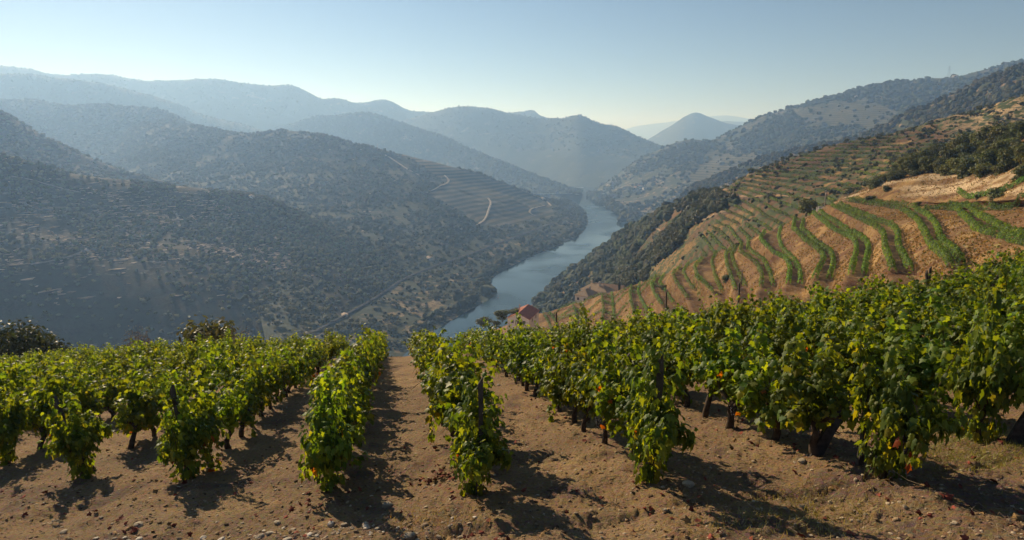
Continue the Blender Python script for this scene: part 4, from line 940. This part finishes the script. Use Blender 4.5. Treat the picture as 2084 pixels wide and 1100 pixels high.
for a in [(168, 968, (-.28, 0), 0, 'dark post leaning left at the near end of the third row left of the path', 1.0), (193, 962, (-.34, .05), 1, 'second dark post leaning left beside a leaning one, left foreground', .9),
          (387, 975, (-.09, .0), 2, 'dark post tilted left at the near end of the second row left of the path', 1.05), (668, 990, (-.02, 0), 1, 'dark post half hidden in the first vine left of the path', 1.0),
          (975, 1012, (.03, 0), 2, 'slim dark post upright in the first vine right of the path', 1.05), (1330, 985, (.01, 0), 0, 'tall upright dark post in the second row right of the path', 1.15), (1290, 945, (.22, .1), 1, 'dark strut leaning against the tall upright post', .75),
          (1655, 935, (.52, 0), 3, 'wide dark board leaning right beside the third end vine', .85), (1748, 962, (.03, 0), 1, 'upright dark post inside the leaning board vine', .85), (2055, 915, (.35, 0), 3, 'dark board leaning right at the right edge of the view', .8),
          ]:
    post(*a[:2], a[2], a[3], a[4], a[5])

def post_far(px, ytop, D, lean, k, lab):
    b = brow(px, D); t_ = P(px, ytop, D); L = t_[2] - b[2]
    o = add('vineyard_post', PM[k], None, b - np.array([math.tan(lean) * L, 0, 0])); o.rotation_euler = (0, lean, .2); o.scale = (1, 1, L / 1.5 / math.cos(lean)); tag(o, lab, 'post', 'dark vineyard posts')
for a in [(1865, 556, 23, -.16, 0, 'dark post tip of the leftmost far pair on the right'), (1875, 545, 23.2, .04, 1, 'straight dark post of the leftmost far pair'), (1946, 550, 22.5, .03, 0, 'dark post between the two other far right posts'), (2026, 540, 21.5, .42, 1, 'slanting dark post far right among the vines'),
          (1497, 583, 30, 0, 2, 'thin dark post on the brow below the golden terraces'), (1352, 602, 33, 0, 2, 'thin dark post on the brow left of the golden terraces'), (1765, 590, 25, .02, 0, 'dark post tip at the middle of the right brow'), (1465, 680, 17, 0, 2, 'dark post showing among middle right vines'), (1705, 655, 17, 0, 1, 'dark post tip among the right vines'), (1279, 725, 14, 0, 0, 'dark post tip in the middle vines'),
          (1132, 642, 33, 0, 2, 'dark post tip near the red roofed house'), (497, 752, 20, -.05, 2, 'dark post tip among the left vines')]:
    post_far(*a)

# ------------------------------------------------------------------ ground litter
def ground_pts(n, y0, y1, xs=1.0, edge=.9):
    y = y0 * (y1 / y0) ** rng.random(n); x = y * (rng.random(n) * 2 - 1) * edge * xs; return x, y
def zg(x, y): # height of the modelled ground incl. relief, by bilinear lookup
    fi = np.log(y / Dg[0]) / np.log(Dg[-1] / Dg[0]) * (nr - 1); fj = (np.arctan(x / y) + R(52)) / R(104) * (nc - 1)
    i = np.clip(fi.astype(int), 0, nr - 2); j = np.clip(fj.astype(int), 0, nc - 2); a = fi - i; b = fj - j
    return Z[i, j] * (1 - a) * (1 - b) + Z[i + 1, j] * a * (1 - b) + Z[i, j + 1] * (1 - a) * b + Z[i + 1, j + 1] * a * b
def stone_proto(i):
    V, Fc = ICO2; s = 1 + .5 * fbm(V[:, 0] * 1.3 + i * 7, V[:, 1] * 1.3 + V[:, 2], 3, 300 + i); V = V * s[:, None]
    V = np.sign(V) * np.minimum(np.abs(V), .72 + .1 * (i % 3)); return V * [1, .7, .45], Fc
SP = [stone_proto(i) for i in range(6)]
def litter(name, x, y, size, cols, label, protos=SP):
    g = Geo(); z = zg(x, y)
    for i in range(len(x)):
        V, Fc = protos[rng.integers(len(protos))]; a = rng.random() * 6.28; s = size[i]
        Rm = np.array([[math.cos(a), -math.sin(a), 0], [math.sin(a), math.cos(a), 0], [rng.normal() * .15, rng.normal() * .15, 1]])
        g.put((V * s) @ Rm.T + [x[i], y[i], z[i] + s * .12], Fc, cols[rng.integers(len(cols))])
    tag(add(name, g.mesh(name, M_STONE)), label, None, None, 'stuff')
x, y = ground_pts(16000, 4.6, 20); litter('gravel', x, y, .008 + .03 * rng.random(len(x)) ** 3.2, [(.36, .25, .14), (.25, .155, .08), (.46, .36, .24), (.14, .085, .045), (.3, .2, .1)], 'small stones over the bare earth')
x = np.concatenate([rng.uniform(-6.5, -.3, 1300)]); y = rng.uniform(4.7, 7.2, 1300) - .12 * x * .5; litter('gravel', x, y, .01 + .055 * rng.random(1300) ** 3, [(.5, .42, .31), (.38, .3, .21), (.6, .53, .43), (.28, .2, .13)], 'pale slate chips on the track in the left foreground')
for (px_, py_, s, lab) in [(790, 1030, .09, 'grey stone lying in the vine shadow by the path'), (284, 1086, .09, 'flat pale stone at the bottom left'), (835, 1092, .09, 'flat tan stone at the bottom centre'), (1015, 787, .10, 'round tan stone right of the path'), (1632, 947, .085, 'tan stone before the leaning board'), (1230, 890, .05, 'small pale stone under the second right row'), (1400, 997, .09, 'grey stone in the shadow of the tall post vine'), (1355, 1045, .05, 'small stone in the middle foreground'), (768, 1076, .045, 'small pale stone in the shadow at bottom'), (1830, 863, .05, 'yellowish stone beside the right shadow'), (565, 1068, .06, 'flat stone left of the path shadow'), (130, 1085, .07, 'pale stone at the lower left corner'), (1595, 880, .05, 'small stone behind the leaning board'), (700, 1072, .05, 'chip of slate beside the left shadow')]:
    r_ = ray(px_, py_); tt = np.linspace(3, 40, 2500); i = np.argmax(r_[2] * tt - gz(r_[0] * tt, r_[1] * tt) < 0); p_ = r_ * tt[i]
    V, Fc = SP[int(px_) % 6]; o = add('stone', mk_mesh('stone', V * s, Fc, M_STONE, np.tile(np.array([(.36, .29, .2)]) * (.8 + .5 * rng.random()), (len(V), 1))), None, (p_[0], p_[1], float(zg(np.array([p_[0]]), np.array([p_[1]]))[0]) + .015)); o.rotation_euler = (0, 0, rng.random() * 6); tag(o, lab, 'stone')
# fallen leaves, twigs, grass
x, y = ground_pts(900, 5, 20); rx = ROWX; k = rng.random(900) < .6
for i in np.where(k)[0]:
    j = np.argmin(np.abs(np.array(ROWX) - (x[i] - SL * (y[i] - 8)))); x[i] = ROWX[j] + SL * (y[i] - 8) + rng.normal() * .3
x = np.r_[x, -1.05 + rng.normal(size=90) * .22, 5.6 + rng.normal(size=60) * .3]; y = np.r_[y, 9.0 + rng.normal(size=90) * .2, 8.6 + rng.normal(size=60) * .25]
z = zg(x, y); n = len(x); nn = unit(n) * .8 + [0, 0, 1]; colr = np.where(rng.random((n, 1)) < .6, np.array([[.22, .055, .035]]), np.array([[.28, .17, .07]])) * (.6 + .8 * rng.random((n, 1)))
V, Fc, Cc = vine_leaves(np.stack([x, y, z + .02], 1), nn, unit(n), .05 + .05 * rng.random(n), colr)
tag(add('fallen_leaves', mk_mesh('fallen_leaves', V, Fc, M_DRY, Cc)), 'reddish brown fallen leaves on the soil', None, None, 'stuff')
g = Geo(); x, y = ground_pts(420, 5, 15); z = zg(x, y)
for i in range(420):
    a = rng.random() * 6.28; L = .08 + .25 * rng.random(); d = np.array([math.cos(a), math.sin(a), .1 * rng.normal()]) * L; c0 = np.array([x[i], y[i], z[i] + .015])
    g.tube([c0, c0 + d * .5 + rng.normal(size=3) * .02, c0 + d], [.004, .003, .002], 4, (.36, .26, .16), False)
tag(add('twigs', g.mesh('twigs', M_DRY)), 'dry vine twigs lying on the soil', None, None, 'stuff')
def grass_at(px_, py_, n, sx_, sy_, col):
    r_ = ray(px_, py_); tt = np.linspace(3, 40, 2500); i = np.argmax(r_[2] * tt - gz(r_[0] * tt, r_[1] * tt) < 0); p_ = r_ * tt[i]
    x = p_[0] + rng.normal(size=n) * sx_; y = p_[1] + rng.normal(size=n) * sy_; z = zg(x, y); a = rng.random(n) * 6.28; h = .02 + .085 * rng.random(n) ** 1.6; ln = rng.normal(size=(n, 2)) * .05; w_ = .005
    b = np.stack([x, y, z], 1); s_ = np.stack([np.cos(a), np.sin(a), 0 * a], 1) * w_; tp = b + np.stack([ln[:, 0], ln[:, 1], h], 1)
    return np.stack([b - s_, b + s_, tp], 1).reshape(-1, 3), np.repeat(np.array(col) * (.6 + .8 * rng.random((n, 1))), 3, 0)
Vg, Cg = [], []
for q in [(2000, 935, 1500, .55, .3, (.24, .23, .06)), (1960, 900, 600, .35, .2, (.2, .22, .06)), (1660, 1040, 700, .55, .35, (.28, .24, .08)), (1560, 1070, 350, .55, .2, (.28, .23, .09)), (1620, 1000, 350, .35, .2, (.3, .24, .1)), (1900, 880, 400, .3, .15, (.3, .24, .1)), (935, 715, 700, .6, .5, (.28, .25, .07)), (1060, 770, 250, .2, .15, (.2, .2, .06)), (900, 1060, 300, .4, .2, (.3, .22, .1))]:
    V_, C_ = grass_at(*q); Vg.append(V_); Cg.append(C_)
Vg = np.concatenate(Vg); tag(add('grass', mk_mesh('grass', Vg, np.arange(len(Vg)).reshape(-1, 3), M_TLEAF, np.concatenate(Cg))), 'yellow green grass tufts on the bare soil', None, None, 'stuff')

# ------------------------------------------------------------------ buildings
WHITE, TERRA, BROWN, PINK = (.78, .74, .68), (.38, .14, .085), (.27, .18, .11), (.45, .22, .15)
def gable_roof(L, Wd, h0, h1, over=.4, t=.18, tile=True):
    """ridge along local y; returns Geo"""
    g = Geo(); hw, hl = Wd / 2 + over, L / 2 + over; sl_ = (h1 - h0) / (Wd / 2); zl = h0 - over * sl_
    for s in (-1, 1):
        n = int(hl * 2 / .35) if tile else 2; ys_ = np.linspace(-hl, hl, n * 2 + 1); bump = np.where(np.arange(len(ys_)) % 2 == 0, 0, .07 if tile else 0)
        top = np.stack([np.full(len(ys_), .0), ys_, h1 + bump + t], 1); bot = np.stack([np.full(len(ys_), s * hw), ys_, zl + bump + t], 1); u0 = top - [0, 0, t]; u1 = bot - [0, 0, t]
        u0[:, 2] = h1; u1[:, 2] = zl; m_ = len(ys_); Vv = np.concatenate([top, bot, u1, u0]); i = np.arange(m_ - 1)
        Fq = np.concatenate([np.stack([i + a * m_, i + 1 + a * m_, i + 1 + ((a + 1) % 4) * m_, i + ((a + 1) % 4) * m_], 1) for a in range(4)] + [np.array([[0, m_, 2 * m_, 3 * m_], [m_ - 1, 2 * m_ - 1, 3 * m_ - 1, 4 * m_ - 1]])])
        g.put(Vv, Fq)
    return g
def recol(g, c): g.C = [np.broadcast_to(np.asarray(c, float), (len(v), 3)) * (1 + .25 * (np.random.default_rng(3).random((len(v), 1)) - .5)) for v in g.V]; return g
def house(name, loc, rz, L, Wd, hw, hr, label, cat='house', wall=WHITE, roof=TERRA, windows=(), doors=(), chim=(), base=4, hip=False, tile=True):
    e = bpy.data.objects.new(name, None); COL.objects.link(e); e.location = loc; e.rotation_euler = (0, 0, rz); tag(e, label, cat)
    g = Geo(); g.box((0, 0, (hw - base) / 2), (Wd, L, hw + base))
    if not hip:
        for s in (-1, 1):
            g.put([(-Wd / 2, s * L / 2, hw), (Wd / 2, s * L / 2, hw), (0, s * L / 2, hr), (-Wd / 2, s * (L / 2 - .25), hw), (Wd / 2, s * (L / 2 - .25), hw), (0, s * (L / 2 - .25), hr)], np.array([[0, 1, 2], [3, 5, 4]])); 
    add('wall', recol(g, wall).mesh('wall', M_WALL), e)
    if hip:
        g = Geo(); a, b = Wd / 2 + .4, L / 2 + .4; r_ = max(.3, L / 2 - Wd / 2)
        Vv = np.array([(-a, -b, hw), (a, -b, hw), (a, b, hw), (-a, b, hw), (0, -r_, hr), (0, r_, hr), (-a, -b, hw - .2), (a, -b, hw - .2), (a, b, hw - .2), (-a, b, hw - .2)])
        g.put(Vv, np.array([[0, 4, 5, 3], [1, 2, 5, 4], [6, 7, 1, 0], [7, 8, 2, 1], [8, 9, 3, 2], [9, 6, 0, 3], [9, 8, 7, 6]])); g.Ft.append(np.array([[0, 1, 4], [2, 3, 5]]))
    else: g = gable_roof(L, Wd, hw, hr, tile=tile)
    ro = add('roof', recol(g, roof).mesh('roof', M_ROOF), e)
    for (cx, cy, ch, cw) in chim:
        g = Geo(); zt = hr + ch; g.box((cx, cy, (hw + zt) / 2), (cw, cw, zt - hw)); g.box((cx, cy, zt + .08), (cw * 1.35, cw * 1.35, .16)); g.box((cx, cy, zt + .3), (cw * .7, cw * .7, .28))
        add('chimney', recol(g, (.55, .5, .44)).mesh('chimney', M_WALL), ro)
    for (face, u, zc, w_, h_) in windows:
        g = Geo(); g2 = Geo()
        pos, rot_ = {'f': ((u, -L / 2 - .02, zc), 0), 'l': ((-Wd / 2 - .02, u, zc), R(90)), 'r': ((Wd / 2 + .02, u, zc), R(90)), 'b': ((u, L / 2 + .02, zc), 0)}[face]
        g.box(pos, (w_ + .2, .1, h_ + .2), rot_, (.3, .25, .2)); wn = add('window', g.mesh('window', M_WOOD), e); g2.box(pos, (w_, .14, h_), rot_, (.03, .035, .04)); add('pane', g2.mesh('pane', M_GRAPE), wn)
    for (face, u, w_, h_) in doors:
        g = Geo(); pos, rot_ = {'f': ((u, -L / 2 - .02, h_ / 2), 0), 'l': ((-Wd / 2 - .02, u, h_ / 2), R(90))}[face]; g.box(pos, (w_, .1, h_), rot_, (.16, .1, .06)); add('door', g.mesh('door', M_WOOD), e)
    return e
b = P(1066, 646, 262)
house('house', (b[0], b[1] + 8, b[2] - 3.9), R(-17), 16, 9.6, 3.2, 5.4, 'white house with red tiled gable roof above the river', windows=[('f', -2.6, 1.7, 1, 1.1), ('f', 2.6, 1.7, 1, 1.1), ('r', -3, 1.7, 1, 1.1), ('r', 3, 1.7, 1, 1.1)], doors=[('f', 0, 1.1, 2.1)], wall=(.86, .82, .78), roof=(.50, .19, .12), chim=[(-2.6, 3, .9, .35)])
b = P(1197, 601, 335)
house('farmhouse', (b[0] - .5, b[1] + 4, b[2] - 4.4), R(-35), 11, 8, 4.2, 7.2, 'white farmhouse with brown hipped tile roof, lower one', wall=(.82, .76, .68), roof=(.46, .32, .20), windows=[('f', -2, 2.2, 1, 1.3), ('f', 2, 2.2, 1, 1.3), ('l', 0, 2.2, 1, 1.3)], doors=[('l', 2.6, 1.1, 2.2)], chim=[(1, 2, .6, .7)], hip=True, base=5)
b = P(1222, 594, 345)
house('farmhouse', (b[0] - 1, b[1] + 6, b[2] - 4.2), R(55), 16, 9, 4.2, 7.4, 'white farmhouse with long hipped roof and two chimneys', wall=(.82, .76, .68), roof=(.46, .32, .20), windows=[('r', -4, 2.2, 1, 1.3), ('r', 0, 2.2, 1, 1.3), ('r', 4, 2.2, 1, 1.3)], chim=[(-1, -2, 1.3, .9), (1, 4, 1.0, .9)], hip=True, base=5)
b = P(1248, 588, 368)
house('barn', (b[0] - 1.5, b[1] + 5, b[2] - 3.2), R(62), 18, 8, 2.6, 4.8, 'long low barn with plain brown roof beside the cypress', 'barn', wall=(.6, .52, .42), roof=(.27, .165, .105), tile=False, windows=[('r', -4, 1.4, .9, .8), ('r', 4, 1.4, .9, .8)], doors=[('f', 0, 2, 2.2)], base=5)
BVR1 = bvh(G_R1); BVM = bvh(G_MID); BVL1 = bvh(G_L1); BVR2 = bvh(G_R2)
for i, (x, y, L, w_, hh, rf, lab) in enumerate([(1294, 384, 16, 12, 7, PINK, 'white house with reddish roof, leftmost of the hillside hamlet'), (1303, 381, 18, 11, 8, TERRA, 'larger white house with red roof in the hillside hamlet'), (1312, 385, 14, 11, 6, BROWN, 'white house right of the larger red roofed one'), (1308, 390, 14, 10, 6, (.5, .46, .4), 'pale terrace house lowest in the hillside hamlet')]):
    p_ = hit(x, y, [BVR1]); 
    if p_ is None: continue
    house('house', p_, R(20 + 40 * i), L, w_, hh * .7, hh, lab, wall=(.78, .74, .68), roof=rf, windows=[('f', -w_ / 4, 2.6, 1.2, 1.6), ('f', w_ / 4, 2.6, 1.2, 1.6)], base=10, tile=False)
for (x, y, L, w_, hh, lab, bvs) in [(1943, 157, 16, 12, 7, 'small white house on the right skyline ridge beside the pylon', BVR1), (1742, 198, 14, 10, 5, 'tiny white building on the upper right hill field', BVR1), (876, 528, 16, 10, 5, 'pale ruined building beside the railway', BVM), (702, 645, 8, 6, 4, 'small pale shed below the railway', BVL1), (512, 402, 12, 8, 4, 'tiny pale hut on the left ridge', BVL1), (1105, 406, 16, 9, 5, 'pale farm shed by the river point', BVM)]:
    p_ = hit(x, y, [bvs])
    if p_ is not None: house('hut' if L < 13 else 'house', p_, R(25), L, w_, hh * .7, hh, lab, 'building', wall=(.6, .56, .5), roof=(.4, .3, .22), windows=[('f', 0, 1.8, 1, 1)], base=6, tile=False)
# railway and tracks as strips draped over the terrain
def strip(name, pix, width, bv, mat, col, label, lift=.6, n=90, zc=None):
    pts = []
    for (x, y) in pix:
        h = bv.ray_cast(Vector((0, 0, 0)), Vector(ray(x, y)))
        if h[0] is not None: pts.append(tuple(h[0]))
    if len(pts) < 2: return
    Pp = crom(np.array(pts), n, 0) if len(pts) > 2 else resample(pts, n)
    tg = np.gradient(Pp, axis=0); tg[:, 2] = 0; tg /= np.linalg.norm(tg, axis=1, keepdims=True) + 1e-9; sd = np.stack([-tg[:, 1], tg[:, 0], 0 * tg[:, 0]], 1)
    ls = []
    for k in (-.5, -.17, .17, .5): q = drop(bv, Pp + sd * width * k); ls.append(q)
    zmax = np.max([q[:, 2] for q in ls], axis=0)
    ls = [np.stack([q[:, 0], q[:, 1], zmax + lift - (1.2 if k in (0, 3) else 0)], 1) for k, q in enumerate(ls)]
    V = np.concatenate(ls); i = np.arange(4 * n).reshape(4, n); Fq = grid_faces(4, n)
    tag(add(name, mk_mesh(name, V, Fq, mat, np.tile(np.array([col]), (len(V), 1)), True)), label, None, None, 'structure')
M_TRACK = attr_mat('track_gravel', .95, .3, .3, .3, .1)
strip('railway', [(640, 678), (700, 645), (760, 610), (820, 571), (880, 545), (930, 528), (985, 508), (1045, 485), (1090, 468), (1125, 455)], 5, BVM, M_TRACK, (.085, .08, .08), 'grey railway line curving above the left river bank', 1.5, 160)
strip('path', [(905, 358), (913, 368), (905, 376), (888, 384), (868, 393)], 6, BVM, M_TRACK, (.42, .34, .25), 'pale dirt track bending between the spur vineyards', .8)
strip('path', [(993, 403), (999, 413), (994, 430), (988, 445), (970, 460)], 6, BVM, M_TRACK, (.42, .34, .25), 'pale dirt track down the spur vineyards near the river', .8)
strip('path', [(770, 310), (800, 325), (830, 345), (855, 358)], 7, BVM, M_TRACK, (.36, .3, .22), 'dirt track along the spur crest', .8)
strip('path', [(1035, 375), (1060, 388), (1085, 398), (1110, 409), (1122, 420)], 7, BVM, M_TRACK, (.42, .34, .25), 'pale track along the lower spur crest', .8)
strip('path', [(1090, 440), (1078, 432), (1090, 424), (1108, 419)], 6, BVM, M_TRACK, (.42, .34, .25), 'pale looped track at the tip of the spur', .8)
strip('path', [(1415, 400), (1500, 398), (1580, 402), (1650, 408)], 2.4, BV3, M_TRACK, (.30, .19, .10), 'ochre farm track across the brown hillside', .4)
strip('path', [(1320, 470), (1390, 468), (1430, 452), (1478, 432)], 1.8, BV3, M_TRACK, (.30, .21, .13), 'pale farm track at the edge of the woodland', .4)
for k, q in enumerate([[(60, 540), (150, 520), (250, 478), (320, 440)], [(355, 430), (362, 445), (350, 450), (395, 452)], [(20, 360), (80, 372), (160, 392)]]):
    strip('path', q, 5, BVL1, M_TRACK, (.32, .27, .22), ['thin track crossing the olive slope', 'bare pale track bend on the olive slope', 'upper track of the olive slope'][k], .5)
# pole, walls, pylons, markers
def utility_pole(px_, py_, h, lab, bvs, D=None, c=(.42, .35, .27)):
    p_ = hit(px_, py_, bvs) if D is None else P(px_, py_, D)
    if p_ is None: return
    e = bpy.data.objects.new('utility_pole', None); COL.objects.link(e); e.location = p_; tag(e, lab, 'pole')
    g = Geo(); g.tube([(0, 0, -1), (0, 0, h * .5), (0.02, 0, h)], [.2, .17, .12], 9, c); add('shaft', g.mesh('shaft', M_STEEL, True), e)
    g = Geo(); g.box((0, 0, h - .5), (1.3, .1, .1), 0, c); cr = add('crossarm', g.mesh('crossarm', M_STEEL), e)
    for s in (-.55, 0, .55):
        g = Geo(); g.tube([(s, 0, h - .45), (s, 0, h - .3), (s, 0, h - .2)], [.05, .07, .03], 7, (.5, .5, .48)); add('insulator', g.mesh('insulator', M_STEEL, True), cr)
utility_pole(1678, 423, 6.0, 'pale concrete utility pole at the top of the golden terraces', [BV4, BV3])
utility_pole(1509, 578, 4.2, 'brown wooden pole rising behind the vines before the golden terraces', [BV4], None, (.2, .13, .08))
utility_pole(1599, 322, 9, 'thin distant pole on the crest of the brown hill', [BV3], None, (.3, .28, .25))
p_ = hit(1668, 428, [BV4, BV3])
g = Geo(); g.box((0, 0, .1), (4.5, 3.5, .8), .3, (.5, .45, .4)); g.box((-1.8, -1.2, .9), (.5, .5, 1.1), .3, (.6, .55, .5)); g.box((1.0, 1.2, .8), (2.4, .3, .8), .3, (.6, .56, .5)); g.box((1.2, -.6, .75), (1.3, .9, .6), .3, (.3, .3, .28))
o = add('water_tank', g.mesh('water_tank', M_STONE), None, p_ + [0, 0, .2]); tag(o, 'low pale concrete water tank at the foot of the utility pole', 'tank')
def pylon(px_, py_, h, lab, bv):
    p_ = hit(px_, py_, [bv])
    if p_ is None: return
    e = bpy.data.objects.new('pylon', None); COL.objects.link(e); e.location = p_; tag(e, lab, 'pylon'); c = (.3, .3, .3)
    g = Geo(); b0, b1 = h * .11, h * .02; lv_ = np.linspace(0, 1, 8); cor = [(-1, -1), (1, -1), (1, 1), (-1, 1)]
    at = lambda k, f: np.array([cor[k % 4][0] * (b0 + (b1 - b0) * f), cor[k % 4][1] * (b0 + (b1 - b0) * f), h * f])
    for k in range(4):
        g.tube([at(k, 0) - [0, 0, 2], at(k, 1)], [.15, .12], 4, c)
        for a_, b_ in zip(lv_[:-1], lv_[1:]): g.tube([at(k, a_), at(k + 1, b_)], .06, 4, c, False); g.tube([at(k + 1, a_), at(k, b_)], .06, 4, c, False)
    add('tower', g.mesh('tower', M_STEEL), e)
    for z_, w_ in ((.72, .2), (.85, .16), (.97, .1)):
        g = Geo(); g.tube([(-h * w_, 0, h * z_), (0, 0, h * z_ + h * .02), (h * w_, 0, h * z_)], [.12, .3, .12], 4, c); g.tube([(-h * w_, 0, h * z_), (0, 0, h * z_ - h * .03), (h * w_, 0, h * z_)], [.1, .15, .1], 4, c); add('crossarm', g.mesh('crossarm', M_STEEL), e)
pylon(1930, 160, 44, 'steel lattice pylon on the right skyline', BVR1); pylon(2027, 198, 34, 'steel lattice pylon on the dark bushy slope', BVR2)
pylon(769, 305, 16, 'thin mast on the crest of the left spur', BVM)
def marker(px_, py_, h, lab):
    p_ = PZ(px_, py_, WATER); e = bpy.data.objects.new('buoy', None); COL.objects.link(e); e.location = p_; tag(e, lab, 'buoy')
    g = Geo(); g.tube([(0, 0, -.6), (0, 0, .5), (0, 0, .7)], [.9, .9, .5], 10, (.4, .12, .08)); add('float', g.mesh('float', M_STEEL, True), e)
    g = Geo(); g.tube([(0, 0, .6), (0, 0, h)], [.16, .1], 6, (.3, .28, .26)); g.box((0, 0, h), (.7, .7, .7), 0, (.4, .12, .08)); add('mast', g.mesh('mast', M_STEEL), e)
marker(1014, 607, 3.2, 'small channel buoy off the wooded river point'); marker(1214, 440, 4, 'small channel buoy in the middle of the river'); marker(1174, 396, 9, 'distant channel marker with tall mast at the bend')

# ------------------------------------------------------------------ haze
m, t = new_mat('haze')
pv_ = N(t, 'ShaderNodeVolumePrincipled'); pv_.inputs['Color'].default_value = (.33, .56, .96, 1); pv_.inputs['Absorption Color'].default_value = (1, 1, 1, 1); pv_.inputs['Density'].default_value = 1.9e-4; pv_.inputs['Anisotropy'].default_value = .38
o_ = N(t, 'ShaderNodeOutputMaterial'); t.links.new(pv_.outputs[0], o_.inputs['Volume'])
allv = [ob for ob in COL.objects if ob.type == 'MESH' and ob.parent is None]
lo = min((min((ob.matrix_world @ Vector(c))[2] for c in ob.bound_box) for ob in allv)); hi = max((max(c[2] for c in ob.bound_box) for ob in allv if ob.get('kind') == 'structure'))
print('Z RANGE', lo, hi)
g = Geo(); z0, z1 = lo - 1.0, hi + 30; g.box((0, 8000, (z0 + z1) / 2), (26000, 17200, z1 - z0))
tag(add('haze', g.mesh('haze', m)), 'thin blue morning haze filling the valley', None, None, 'stuff')
